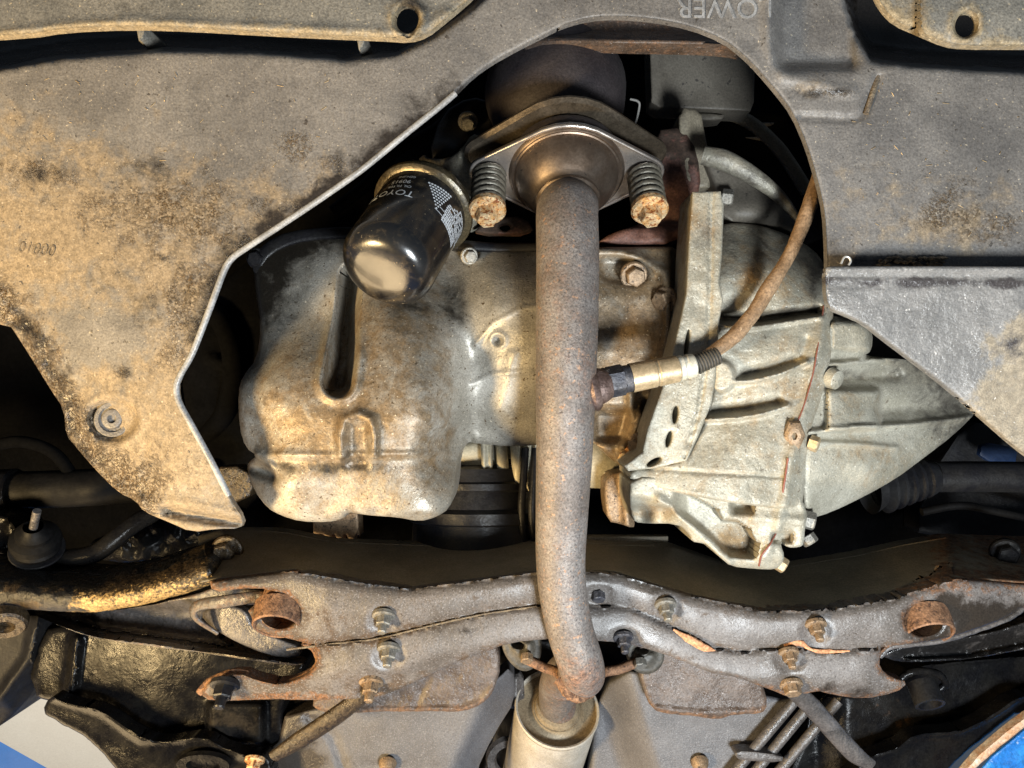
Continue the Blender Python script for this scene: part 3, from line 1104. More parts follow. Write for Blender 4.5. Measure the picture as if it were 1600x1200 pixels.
v6, f6 = lathe_geo(sp(.008), bs_dir, [(0, .0112), (.0, .0122), (.012, .0122), (.013, .0108)], 6)
ob = link('hex_nut', mesh(v6, f6 + [tuple(range(18, 24))]), 'nut', ox, smooth=False)
lathe('sensor_seat', sp(.002), bs_dir, [(0, 11), (4, 12.2), (7, 11)], 'nut', ox, 24)
lathe('sensor_neck', sp(.020), bs_dir, [(0, 10.8), (4, 10.6), (9, 10.2), (10, 10)], 'nut', ox, 24)
lathe('sensor_body', sp(.026), bs_dir, [(0, 11.2), (1, 11.4), (19, 11), (20, 10.2), (21, 10.2), (22, 10.9), (37, 10.5), (38, 9.5)], 'sensor', ox, 32)
lathe('sensor_collar', sp(.0645), bs_dir, [(-2, 8), (0, 9.8), (3, 9.8), (4, 9.0), (6, 9), (7, 9.6), (12, 9.2), (13, 8)], 'collar', ox, 32)
pr = []
for i in range(8):
    pr += [(i * 2.4, 6.6 - i * .1), (i * 2.4 + .8, 8.0 - i * .12), (i * 2.4 + 1.5, 8.0 - i * .12)]
lathe('ribbed_boot', sp(.078), (bs_dir + Vector((.0, -.22, 0))).normalized(), pr + [(20, 5.5)], 'rubber', ox, 28)
tube('cable_sleeve', [P(1100, 560, 44), P(1122, 545, 42), P(1150, 522, 40), P(1180, 485, 37), P(1200, 452, 35), P(1222, 418, 32), P(1240, 385, 30),
                      P(1258, 340, 28), P(1272, 300, 26), P(1290, 245, 15), P(1300, 200, 0)], [.0052, .0056, .0062, .0056, .0064, .0052, .0054, .006, .006, .006, .006], 'cable', ox, 14, 6, wob=.06)

# ------------------------------------------------------------------ muffler
muf = thing('muffler', 'small tan cylindrical muffler at the bottom centre below the pipe elbow', 'muffler', P(870, 1120, -170))
m0 = P(870, 1108, -160)
ma = Vector((-.10, .80, .60)).normalized()
lathe('muffler_can', m0, ma, [(0, 44), (-3, 45), (-5, 44), (-5, 44), (-4, 42), (4, 42.6), (10, 44), (300, 44)], 'muffler', muf, 48)
lathe('muffler_end', m0 + ma * .003, ma, [(0, 43), (2, 38), (3, 30), (0, 26), (-3, 25), (-3, 0)], 'mufplate', muf, 48)
lathe('inlet_collar', m0 + ma * -.001, -ma, [(0, 24), (4, 22.5), (5, 19)], 'mufplate', muf, 32)
tube('inlet_pipe', [m0 + ma * .01, m0 - ma * .012, P(872, 1070, -132), P(880, 1062, -105)], .0187, 'pipe', muf, 24, 6,
     attrs={'rust': lambda u, v, d: .4 + 0 * u})

# rubber hangers
for i, (u, v, s, lab) in enumerate(((815, 1022, 1.0, 'brown rubber exhaust hanger left of the pipe elbow'), (1008, 1030, 1.0, 'olive rubber exhaust hanger right of the pipe elbow'))):
    h = thing('rubber_hanger', lab, 'hanger', P(u, v, -38), 'rubber exhaust hangers')
    k = -1 if i else 1
    o2 = [(-30, -32), (30, -34), (32, -5), (26, 16), (10, 28), (-8, 24), (-24, 6), (-32, -14)] if i == 0 else [(-28, -30), (30, -22), (30, 4), (18, 20), (0, 25), (-18, 18), (-28, 2)]
    sheet('rubber_body', [(u + x, v + y) for x, y in o2], lambda U, V: -30 - 6 * (1 - ss(10, 18, segd(U, V, [(u + x, v + y) for x, y in o2], True))), 'rubber', h, 3.5, 14, 3, 5, smooth=2,
          holes=[ell(u - 6, v - 14, 11, 6, 12, .2)])
    bolt(h, P(u + 8 * k, v + 4, -26), DOWN, .7, 'plain', 'bolt' if i == 0 else 'greybolt', name='hanger_pin')

# ================================================================== OIL FILTER
flt = thing('oil_filter', 'glossy black oil filter canister with white print hanging over the oil pan', 'oil filter', P(640, 370, 0))
b0, b1 = P(662, 326, 10), P(597, 428, 72)
fa = (b1 - b0).normalized()
FL = (b1 - b0).length * 1000
# x axis of the filter frame: the generatrix that faces the camera
tocam = (-b0).normalized()
fx = (tocam - fa * tocam.dot(fa)).normalized()
fy = fa.cross(fx)
FR = 36.5
lathe('filter_can', b0, fa, [(4, FR + 1), (8, FR), (FL - 16, FR), (FL - 11, FR - .6), (FL - 6, FR - 3.2), (FL - 2.5, FR - 7), (FL - .8, FR - 11), (FL, FR - 16), (FL + .4, 12), (FL + .5, 0.01)],
      'filter', flt, 72, fx)
fc = [o for o in flt.children][0].data
at = fc.attributes.new('stain', 'FLOAT', 'POINT')
at.data.foreach_set('value', [.22] * len(fc.vertices))
lathe('filter_rim', b0, fa, [(-6, FR - 2), (-5, FR + 4.5), (0, FR + 6), (3, FR + 5.5), (5, FR + 3), (5.5, FR - 1)], 'rim', flt, 64, fx)


def wrap(name, me, t0, ang0, rot, parent, lift=.00025, m='print'):
    """lay a flat print mesh round the canister: ang0 from the camera-facing line, t0 mm from the rim"""
    c1, s1 = math.cos(rot), math.sin(rot)
    for q in me.vertices:
        x, y = q.co.x * c1 - q.co.y * s1, q.co.x * s1 + q.co.y * c1
        a = ang0 + x / (FR / 1000)
        tt = t0 / 1000 + y
        q.co = b0 + fa * tt + (fx * math.cos(a) + fy * math.sin(a)) * (FR / 1000 + lift)
    return link(name, me, m, parent, smooth=False)


def quads(cells):
    V, F = [], []
    for x, y, w, h in cells:
        b = len(V)
        V += [(x, y, 0), (x + w, y, 0), (x + w, y + h, 0), (x, y + h, 0)]
        F.append((b, b + 1, b + 2, b + 3))
    return mesh(V, F)


def dots(cs, n=8):
    V, F = [], []
    for x, y, r in cs:
        b = len(V)
        V += [(x + r * math.cos(2 * math.pi * i / n), y + r * math.sin(2 * math.pi * i / n), 0) for i in range(n)]
        F.append(tuple(range(b, b + n)))
    return mesh(V, F)


PRINT = []


def text_on(body, size, t0, deg, rot):
    PRINT.append(wrap('print', text_mesh(body, size, 0), t0, math.radians(deg), rot, flt))


SGN = 1
text_on('TOYOTA', .0105, 37, 52, 0)
text_on('OIL FILTER', .0042, 28, 42, 0)
text_on('90915', .0068, 21, 44, 0)
text_on('GENUINE', .0034, 14, 40, 0)
dd = []
for j in range(9):
    for i in range(9 - j):
        dd.append((-.010 + i * .0027 * .9 + j * .0006, .0 + j * .0030 + i * 0.0004, .00105 - .00003 * j))
wrap('dot_emblem', dots(dd), 12, math.radians(-4 * SGN), 0, flt)
cells = []
for row in range(9):
    x = .0
    y = row * .0024
    L = .034 if row > 3 else .020 + row * .003
    while x < L:
        w = .0008 + .0022 * random.random()
        if random.random() < .86:
            cells.append((x, y, w, .0015))
        x += w + .0004
wrap('small_print', quads(cells), 10, math.radians(-78), 0, flt)
wrap('small_print', quads([(.012 + i * .0022 + .0004 * random.random(), .0222 + r * .0019, .0018, .0014) for i in range(12) for r in range(5) if random.random() < .9]), 10, math.radians(-84), 0, flt)
wrap('ruled_line', quads([(i * .002, 0, .002, .0006) for i in range(12)] + [(.003 + i * .002, -.0055, .002, .0006) for i in range(9)]), 37, math.radians(-48), 0, flt)

t = thing('filter_housing', 'grey cast filter bracket between the oil filter and the left spring', 'bracket', P(700, 280, -60))
sheet('housing_casting', [(652, 250), (664, 240), (668, 248), (700, 248), (722, 232), (738, 208), (752, 214), (745, 262), (748, 340), (728, 352), (712, 330), (700, 290), (676, 276), (652, 276)],
      lambda u, v: -46 + 16 * ss(690, 720, u) + 8 * fb(u, v, 26, 2) - ridge(u, v, [(700, 285), (742, 315)], 4, 6), 'alu', t, 5, 40, 3, 6,
      attrs={'oil': lambda u, v, d: .75 * (1 - ss(690, 715, u + (v - 280) * .3)) + .1})
sheet('housing_web', [(690, 176), (735, 150), (770, 160), (768, 230), (735, 215), (700, 250), (668, 248)], lambda u, v: -90 + 20 * ss(200, 240, v), 'black', t, 7, 40, 3, 6)
bolt(t, P(731, 190, -80), DOWN, .9, 'flanged', 'greybolt')
t = thing('lifting_tab', 'small dark steel tab with a round hole below the left spring', 'bracket', P(790, 355, -45))
sheet('tab_plate', [(738, 366), (755, 348), (775, 340), (820, 338), (838, 366)], lambda u, v: -40 + 0 * u, 'redbrown', t, 4, 10, 2, 4, holes=[ell(789, 355, 9, 6.5, 14)],
      attrs={'stain': lambda u, v, d: .55 + 0 * u})

# ================================================================== OIL PAN
pan = thing('oil_pan', 'grimy metal oil pan with deep sump and slot left of the pipe', 'oil pan', P(620, 600, 0))
SUMP = [(372, 612), (379, 588), (402, 560), (408, 510), (398, 450), (396, 405), (432, 374), (480, 364), (545, 361), (640, 362), (735, 385), (800, 385), (905, 384),
        (905, 688), (860, 694), (800, 698), (745, 693), (730, 690), (714, 716), (710, 770), (702, 795), (682, 808), (656, 815), (620, 808), (585, 806), (560, 803),
        (545, 800), (536, 811), (512, 816), (470, 815), (440, 806), (418, 794), (398, 768), (386, 735), (388, 722), (402, 712), (384, 700), (374, 668)]
pan_base = tps([(376, 620, 22), (420, 600, 34), (390, 690, 22), (450, 620, 42), (480, 680, 46), (450, 760, 46), (405, 770, 26), (560, 620, 46), (620, 600, 46), (680, 600, 36), (620, 700, 50),
                (690, 660, 34), (694, 760, 34), (600, 780, 46), (500, 790, 38), (640, 560, 36), (690, 530, 14), (660, 500, 12), (600, 500, 20), (600, 440, -10), (480, 556, 22), (440, 560, 18), (400, 560, 2),
                (430, 500, -18), (480, 440, -24), (510, 500, -10), (440, 400, -40), (540, 380, -42), (720, 400, -48), (660, 440, -22), (718, 470, -14), (738, 560, -6), (732, 640, -12), (724, 690, -28),
                (780, 480, 8), (840, 480, 14), (780, 560, 8), (840, 600, 6), (780, 640, -2), (850, 690, -30), (745, 690, -30), (900, 450, 4), (900, 650, -28), (830, 400, -40),
                (880, 395, -44), (770, 430, -18)])


def pan_h(u, v):
    h = pan_base(u, v)
    d = segd(u, v, [(548, 430), (541, 500), (534, 560), (528, 596)])
    wd = 6 + 5 * ss(470, 600, v)
    h = h - 46 * (1 - ss(wd - 4, wd + 16, d)) + 4 * np.exp(-((d - wd - 18) / 7) ** 2) * ss(480, 560, v)
    h = h + ridge(u, v, [(534, 712), (531, 680), (538, 655), (560, 647), (578, 655), (585, 680), (584, 712)], 8, 6)
    h = h - 3 * box(u, v, 545, 575, 665, 730, 7)
    h = h - 3.0 * ss(709, 722, v + .01 * (u - 400)) * (1 - ss(705, 720, u)) + ridge(u, v, [(395, 710), (520, 714), (700, 708)], 6, 2.2)
    h = h - ridge(u, v, [(380, 728), (405, 735), (425, 742)], 9, 10) + ridge(u, v, [(400, 710), (420, 722), (430, 738)], 6, 5)
    # swirls on the rear wall and small holes
    h = h + ridge(u, v, [(742, 540), (770, 505), (815, 482), (842, 478)], 4, 2) + ridge(u, v, [(738, 600), (770, 585), (830, 580)], 4, 1.6)
    h = h + ridge(u, v, [(800, 555), (790, 610), (782, 640), (798, 655)], 8, 1.5)
    for cu, cv, r in ((778, 532, 7), (734, 686, 6), (742, 396, 6)):
        q = np.hypot(u - cu, v - cv)
        h = h - 8 * (1 - ss(r - 3, r + 2, q)) + 2 * np.exp(-((q - r - 4) / 4) ** 2)
    h = h - 4 * bl(u, v, 655, 808, 16, 5) - 4 * bl(u, v, 590, 800, 12, 4)
    return h + 1.2 * (fb(u, v, 24, 3) - .5)


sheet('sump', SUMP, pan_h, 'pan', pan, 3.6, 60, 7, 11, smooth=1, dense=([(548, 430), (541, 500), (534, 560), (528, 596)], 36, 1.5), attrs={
    'stain': lambda u, v, d: .25 + .5 * bl(u, v, 560, 660, 190, 120) + .3 * bl(u, v, 620, 500, 80, 60) - .55 * ss(700, 730, u) - .2 * bl(u, v, 480, 470, 60, 70),
    'oil': lambda u, v, d: .95 * (1 - ss(400, 500, u + .3 * (v - 470))) * (1 - ss(480, 560, v)) + .32 * bl(u, v, 800, 395, 90, 14) + .3 * bl(u, v, 610, 530, 50, 30) + .34 * np.exp(-((v - 728) / 12) ** 2) * ss(400, 430, u) * (1 - ss(560, 640, u)) + .55 * bl(u, v, 714, 470, 26, 50) + .3 * bl(u, v, 560, 700, 24, 36) + .55 * ss(430, 375, v) * (1 - ss(520, 640, u)) + .42 * bl(u, v, 640, 480, 60, 40) + .4 * bl(u, v, 520, 735, 140, 12)})  # upper left: the undertray's shadow painted in along with oily grime
sheet('pan_flange', [(392, 420), (396, 396), (430, 368), (478, 357), (550, 354), (700, 362), (735, 380), (905, 378), (905, 392), (735, 396), (640, 376), (545, 373), (482, 376), (440, 388), (412, 410), (410, 440)],
      lambda u, v: -42 + 0 * u, 'black', pan, 5, 20, 3, 6)
STF = [(895, 386), (1000, 386), (1066, 385), (1072, 430), (1074, 470), (1056, 530), (1046, 590), (1040, 640), (1020, 650), (1006, 690), (1000, 715), (985, 730), (966, 728), (930, 692), (895, 672)]


def stf_h(u, v):
    h = -36 + 14 * ss(395, 470, v) - 10 * ss(640, 720, v)
    h = h + ridge(u, v, [(930, 394), (970, 396), (1010, 410), (1036, 426), (1044, 450), (1044, 520), (1036, 560)], 9, 11)
    h = h - 16 * ss(1046, 1056, u) * (1 - ss(520, 560, v))
    d = segd(u, v, [(955, 420), (990, 425)])
    h = h - 9 * (1 - ss(14, 26, d))
    h = h - 20 * box(u, v, 925, 985, 640, 690, 9) + ridge(u, v, [(985, 612), (986, 650), (972, 700)], 5, 8) + ridge(u, v, [(1020, 615), (1000, 660), (975, 700)], 4, 8)
    h = h - 22 * box(u, v, 1005, 1040, 625, 680, 6)
    return h + 1.5 * (fb(u, v, 20, 6) - .5)


sheet('stiffener_plate', STF, stf_h, 'pan', pan, 4.5, 40, 5, 9, smooth=1, label='brown stained stiffener plate right of the pipe', attrs={
    'stain': lambda u, v, d: .75 - .35 * bl(u, v, 960, 400, 40, 20), 'oil': lambda u, v, d: .35 * bl(u, v, 950, 470, 30, 40) + .4 * ss(1046, 1056, u) * (1 - ss(500, 560, v))})
bolt(pan, P(990, 430, -28), (.1, .35, -.9), 1.15, 'flanged', 'bolt', .4)
bolt(pan, P(1040, 468, -20), (-.75, .25, -.6), 1.1, 'flanged', 'bolt', .1)
bolt(pan, P(985, 714, -24), (-.75, .3, -.55), 1.0, 'flanged', 'rustbolt', .1)
bolt(pan, P(1000, 694, -14), (-.7, .3, -.6), 1.0, 'flanged', 'bolt', .6)
bolt(pan, P(733, 400, -34), (.3, .3, -.9), .75, 'flanged', 'greybolt', .2)
bolt(pan, P(402, 404, -46), (0, .2, -1), .9, 'flanged', 'black', .2)

# ------------------------------------------------------------------ casting and drum behind the pipe
t = thing('ribbed_housing', 'pale cast housing with three finger ribs behind the downpipe', 'housing', P(850, 720, -110))
sheet('housing_body', [(712, 680), (990, 680), (985, 700), (974, 725), (968, 760), (960, 764), (905, 762), (880, 715), (780, 715), (775, 738), (712, 742)],
      lambda u, v: -112 + 14 * bl(u, v, 935, 725, 60, 40), 'cream', t, 6, 60, 6, 12, smooth=1)
for u0, v1 in ((785, 760), (808, 762), (829, 767)):
    tube('rib', [P(u0 - 3, 680, -104), P(u0, 720, -100), P(u0 + 2, v1 - 8, -100), P(u0 + 2, v1, -103)], [.0058, .0058, .0056, .002], 'cream', t, 12, 5)
sheet('housing_label', [(944, 738), (962, 738), (961, 761), (943, 762)], -93.5, 'collar', t, 4, 4, .6, 3, smooth=0)
sheet('clip_bracket', [(751, 690), (770, 690), (770, 742), (766, 751), (762, 746), (757, 751), (753, 742)], lambda u, v: -96 + ridge(u, v, [(756, 690), (757, 740)], 3, 4) + ridge(u, v, [(767, 690), (767, 740)], 2, 3), 'cream', t, 3, 10, 1.5, 3, smooth=0)
t = thing('steering_motor', 'black ringed canister between the oil pan and the subframe', 'motor', P(750, 800, -150))
c0, c1 = P(752, 726, -150), P(752, 880, -140)
lathe('motor_can', c0, c1 - c0, [(0, 40), (4, 62), (16, 64), (18, 67), (24, 67), (26, 64), (42, 68), (46, 74), (56, 74), (58, 70), (100, 72), (120, 70)], 'black', t, 48)
for i, u0 in enumerate((818, 834)):
    h = tube('hose', [P(u0 + 3, 700, -95), P(u0 - 1, 760, -88), P(u0 - 3, 800, -85), P(u0 + 1, 845, -90), P(u0 + 6, 890, -100)], .0037, 'black', None, 12, 6)
    h['label'] = ('thin black hose curving just left of the pipe, outer one', 'thin black hose tucked against the left side of the pipe')[i]
    h['category'] = 'hose'
    h['group'] = 'thin black hoses by the pipe'
t = thing('toothed_bracket', 'brown toothed edge below the left end of the oil pan', 'bracket', P(520, 830, -110))
tp = [(488, 800), (560, 800), (562, 838)]
for i in range(7):
    tp += [(560 - i * 9, 848 if i % 2 else 836), (556 - i * 9, 850 if i % 2 else 834)]
tp += [(490, 836)]
sheet('toothed_plate', tp, -110, MT['bolt'], t, 5, 20, 2, 4, smooth=0)
t = thing('mount_strap', 'dark brown strap bracket under the left end of the gearbox', 'bracket', P(970, 790, -70))
sheet('strap_plate', [(945, 742), (990, 735), (984, 770), (992, 815), (990, 826), (968, 818), (950, 815), (944, 780)], lambda u, v: -62 + 12 * ridge(u, v, [(978, 735), (980, 820)], 6, 1), MT['bolt'], t, 5, 30, 3, 6)
sheet('flat_bar', [(918, 838), (1044, 838), (1044, 852), (918, 851)], -105, 'subwall', t, 6, 8, 1, 3, smooth=0)

# ================================================================== GEARBOX
gb = thing('gearbox', 'pale cast aluminium gearbox right of the downpipe', 'gearbox', P(1200, 620, 10))
FLG = [(1082, 300), (1126, 299), (1131, 322), (1128, 400), (1124, 440), (1130, 470), (1124, 500), (1120, 560), (1118, 590), (1112, 630), (1092, 680), (1072, 722), (1020, 732), (982, 736),
       (976, 728), (1004, 706), (1012, 670), (1028, 625), (1044, 580), (1056, 530), (1072, 460), (1076, 380)]
holes = [ell(1073, 540, 3.6, 26, 16, .12), ell(1055, 648, 4.6, 14, 14, .12), ell(1045, 686, 4.6, 13, 14, .25), ell(1022, 722, 13, 5, 14, -.5)]


def flg_h(u, v):
    c = [(1112, 300), (1110, 440), (1105, 560), (1092, 640), (1070, 715)]
    h = 22 - 5 * (1 - ss(-3, 3, u - np.interp(v, [q[1] for q in c], [q[0] for q in c]))) * 0
    h = h - ridge(u, v, c, 1.6, 3.5) + 6 * ss(300, 620, v)
    h = h + 3 * bl(u, v, 1076, 715, 20, 14) - 3 * bl(u, v, 1100, 480, 26, 20)
    return h + 1.6 * (fb(u, v, 18, 2) - .5)


sheet('bell_flange', FLG, flg_h, 'alu', gb, 4.5, 45, 1.4, 4, holes=holes, smooth=0, attrs={
    'stain': lambda u, v, d: .25 * bl(u, v, 1085, 340, 20, 50) + .2, 'oil': lambda u, v, d: .34 * bl(u, v, 1100, 360, 40, 60)})
# outer bell ribs
tube('bell_rib', [P(1098, 243, -25), P(1130, 250, -22), P(1165, 268, -22), P(1200, 292, -24), P(1225, 315, -28), P(1246, 342, -34)], [.008, .009, .008, .0065, .005, .003], 'alu', gb, 16, 8,
     attrs={'oil': lambda u, v, d: .5 + 0 * u})
sheet('bell_top', [(1095, 240), (1140, 262), (1190, 285), (1225, 315), (1248, 350), (1262, 378), (1200, 352), (1126, 348), (1120, 300)],
      lambda u, v: -50 + 22 * bl(u, v, 1170, 330, 60, 30), 'dkgrey', gb, 6, 50, 6, 12)
MAIN = [(1122, 352), (1150, 348), (1190, 352), (1235, 368), (1272, 390), (1288, 412), (1300, 470), (1304, 520), (1296, 570), (1284, 620), (1268, 665), (1262, 700), (1256, 770),
        (1252, 800), (1100, 780), (985, 752), (984, 735), (1020, 730), (1070, 720), (1092, 680), (1112, 630), (1118, 580), (1120, 470)]
main_base = tps([(1125, 360, -26), (1200, 360, -30), (1280, 410, -34), (1130, 440, 14), (1200, 430, 8), (1270, 460, -2), (1130, 490, 14), (1200, 488, 8), (1280, 485, 2), (1130, 520, 18), (1200, 530, 18), (1280, 530, 12),
                 (1130, 620, 20), (1200, 620, 24), (1260, 620, 18), (1110, 690, 28), (1180, 690, 34), (1250, 690, 28), (1000, 740, 26), (1100, 735, 36), (1180, 745, 36), (1250, 760, 28)])


def main_h(u, v):
    h = main_base(u, v)
    h = h - 20 * ridge(u, v, [(1130, 497), (1190, 499), (1278, 486)], 7, 1) + ridge(u, v, [(1125, 509), (1180, 511), (1280, 495)], 3.6, 7)
    h = h + ridge(u, v, [(1150, 597), (1185, 593), (1220, 584), (1262, 565)], 3.6, 9) - ridge(u, v, [(1165, 584), (1200, 577), (1240, 564)], 8, 9)
    h = h + ridge(u, v, [(1100, 656), (1150, 653), (1190, 647), (1232, 634)], 3.6, 9) - ridge(u, v, [(1115, 643), (1160, 638), (1215, 628)], 8, 9)
    h = h + 9 * (1 - ss(18, 27, np.hypot(u - 1126, (v - 588) * .9)))
    h = h + ridge(u, v, [(1290, 485), (1278, 560), (1262, 625), (1246, 680), (1236, 720), (1226, 790)], 12, 5) - ridge(u, v, [(1258, 530), (1250, 570)], 7, 3)
    h = h - ridge(u, v, [(1010, 732), (1100, 738), (1220, 745)], 2, 2.5)
    return h + 2.0 * (fb(u, v, 22, 8) - .5)


sheet('main_case', MAIN, main_h, 'alu', gb, 3.2, 60, 3, 7, smooth=1, attrs={
    'stain': lambda u, v, d: .24 + .3 * bl(u, v, 1190, 430, 60, 40) + .3 * bl(u, v, 1230, 605, 50, 14) + .4 * bl(u, v, 1240, 680, 14, 22),
    'oil': lambda u, v, d: .42 * (1 - ss(380, 480, v)) + .5 * bl(u, v, 1270, 440, 20, 40) + ridge(u, v, [(1165, 583), (1200, 576), (1250, 560)], 8, .45) + ridge(u, v, [(1115, 643), (1160, 638), (1225, 626)], 8, .45) + ridge(u, v, [(1130, 495), (1278, 484)], 8, .6) + ridge(u, v, [(1118, 600), (1100, 670), (1075, 722)], 4, .35)})  # upper sides of the ribs: rib shadows painted in with the dirt
DIFF = [(985, 746), (1060, 744), (1160, 750), (1240, 760), (1256, 785), (1262, 808), (1258, 822), (1256, 850), (1250, 855), (1230, 856), (1222, 846), (1220, 852), (1226, 868), (1222, 882), (1212, 890), (1180, 889), (1142, 885),
        (1126, 872), (1104, 850), (1098, 849), (1080, 846), (1078, 835), (1060, 818), (1000, 818), (988, 812), (984, 780)]
EDA = [(1052, 760), (1085, 776), (1122, 796), (1128, 812), (1152, 814), (1172, 826), (1180, 846)]


def diff_h(u, v):
    ya = np.interp(u, [q[0] for q in EDA], [q[1] for q in EDA])
    h = 30 + 0 * u
    rec = ss(-1, 3, v - ya) * ss(1050, 1075, u) * (1 - ss(1178, 1192, u + (v - 840) * .2))
    yb = np.interp(u, [1030, 1080, 1110, 1140, 1180], [790, 826, 850, 880, 884])
    rec = rec * (1 - ss(-12, 2, v - yb + 8))
    h = h - 26 * rec
    h = h - 20 * ss(1030, 1000, u) * ss(770, 800, v) + 4 * ridge(u, v, [(1030, 780), (1080, 822), (1140, 882)], 7, 1)
    h = h - 14 * ss(786, 800, v) * (1 - ss(1030, 1060, u))
    # stained hollow between the ribs
    tri = ss(1138, 1150, u) * (1 - ss(1176, 1181, u)) * ss(752, 762, v + .55 * (1180 - u) * -1 + 8) * (1 - ss(790, 808, v))
    h = h - 15 * tri
    h = h - 10 * box(u, v, 1206, 1238, 832, 848, 4)
    h = h + ridge(u, v, [(1226, 760), (1220, 800), (1214, 830), (1190, 880)], 8, 3) + ridge(u, v, [(1180, 810), (1258, 815)], 9, 3)
    h = h - 10 * ss(866, 892, v)
    return h + 1.6 * (fb(u, v, 18, 12) - .5)


sheet('differential_housing', DIFF, diff_h, 'alu', gb, 3, 60, 3, 6, smooth=1, attrs={
    'stain': lambda u, v, d: .72 * bl(u, v, 1170, 776, 16, 26) + .85 * bl(u, v, 1150, 840, 34, 30) + .6 * bl(u, v, 1020, 800, 40, 18) + .5 * bl(u, v, 1207, 770, 6, 30) + .7 * bl(u, v, 1232, 842, 9, 10),
    'oil': lambda u, v, d: .1 * bl(u, v, 1110, 810, 30, 20)})
ENDC = [(1292, 492), (1330, 498), (1352, 505), (1364, 520), (1362, 548), (1350, 556), (1400, 560), (1440, 566), (1520, 605), (1530, 640), (1490, 680), (1440, 718), (1400, 748), (1350, 776), (1300, 800), (1262, 812), (1254, 780),
        (1256, 700), (1264, 660), (1282, 600), (1290, 560)]
end_base = tps([(1295, 500, 2), (1350, 520, -6), (1300, 580, 4), (1360, 580, -14), (1500, 620, -50), (1300, 640, 8), (1280, 680, 18), (1350, 690, 4), (1480, 670, -44), (1280, 740, 22), (1350, 740, 4), (1420, 720, -24),
                (1270, 800, 12), (1330, 775, -10)])


def end_h(u, v):
    h = end_base(u, v)
    h = h + 13 * box(u, v, 1292, 1374, 608, 672, 6) + 10 * box(u, v, 1296, 1360, 502, 548, 6)
    h = h + ridge(u, v, [(1295, 570), (1370, 563), (1450, 556)], 4, 9) - ridge(u, v, [(1310, 590), (1400, 586)], 9, 8)
    h = h + ridge(u, v, [(1262, 676), (1340, 668), (1420, 664), (1520, 652)], 4, 8) + ridge(u, v, [(1272, 692), (1340, 694), (1400, 700)], 4, 6)
    h = h - ridge(u, v, [(1380, 640), (1500, 632)], 16, 12)
    return h + 1.6 * (fb(u, v, 20, 15) - .5)


sheet('end_cover', ENDC, end_h, 'alu', gb, 3.4, 70, 6, 10, smooth=1, attrs={
    'stain': lambda u, v, d: .3 * bl(u, v, 1330, 640, 60, 50) + .35 * bl(u, v, 1390, 740, 60, 40) + .3 * bl(u, v, 1340, 705, 60, 14),
    'oil': lambda u, v, d: .55 * ss(1370, 1480, u - (v - 640) * .6) + .4 * bl(u, v, 1330, 585, 50, 12)})


def on(hf, u, v, d=0):
    return P(u, v, float(hf(np.array([float(u)]), np.array([float(v)]))[0]) + d)


tube('sealant_bead', [on(main_h, *q, .1) for q in ((1287, 478), (1278, 540), (1270, 585), (1258, 628), (1248, 655), (1241, 672))], .0006, 'red', gb, 8, 6, wob=.5)
tube('sealant_bead', [on(main_h, *q, 1) for q in ((1231, 716), (1228, 738), (1225, 758))] + [on(diff_h, *q, 1) for q in ((1222, 778), (1221, 792))], .0008, 'red', gb, 8, 6, wob=.5)
tube('sealant_bead', [on(diff_h, *q, .6) for q in ((1212, 834), (1202, 852), (1190, 868), (1186, 884))], .0007, 'red', gb, 8, 6, wob=.5)
lathe('drain_plug', on(main_h, 1240, 680, -2), (-.2, .1, -1), [(0, 9), (3, 8), (5, 5), (5, 2.2), (1, 2), (1, 0)], 'bolt', gb, 6, sq=1.5)
bolt(gb, on(end_h, 1268, 692, 0), (.8, .3, -.5), .8, 'plain', 'sensor', .2)
bolt(gb, P(1260, 812, 18), (.9, .2, -.3), .95, 'plain', 'greybolt', .2)
bolt(gb, P(1262, 840, 14), (.5, .8, -.3), .8, 'plain', 'greybolt', .2)
lathe('case_bolt', on(main_h, 1297, 590, -2), (.5, .3, -.8), [(0, 9), (7, 8), (8, 6), (8, 0)], 'alu', gb, 20)
bolt(gb, P(1218, 880, 12), (.8, .5, -.3), .8, 'plain', 'sensor', .2)

# right drive shaft
t = thing('drive_shaft', 'dark ribbed boot and drive shaft leaving the gearbox to the right', 'drive shaft', P(1440, 750, -90))
a0, a1 = P(1372, 758, -75), P(1482, 742, -75)
pr = [(-10, 26)]
for i in range(5):
    r = 26 - i * 2.2
    pr += [(i * 10, r - 5), (i * 10 + 4, r + 1), (i * 10 + 7, r)]
lathe('shaft_boot', a0, a1 - a0, pr + [(54, 14)], 'black', t, 36)
tube('shaft', [P(1460, 745, -75), P(1560, 745, -75), P(1920, 750, -75)], .0145, 'black', t, 20, 4)
t = thing('inner_arch', 'dark blue grey scraps of inner wheel arch at the right edge', 'wheel arch', P(1560, 700, -190))
sheet('arch_liner', [(1480, 690), (1540, 650), (1920, 780), (1920, 960), (1600, 900), (1480, 840), (1420, 830)], lambda u, v: -190 + 40 * (fb(u, v, 160, 3, 2) - .5), 'black', t, 10, 30, 4, 8)
sheet('arch_patch', [(1535, 690), (1590, 700), (1586, 728), (1530, 718)], lambda u, v: -160 + 0 * u, 'shaded_blue', t, 8, 6, 1, 3)

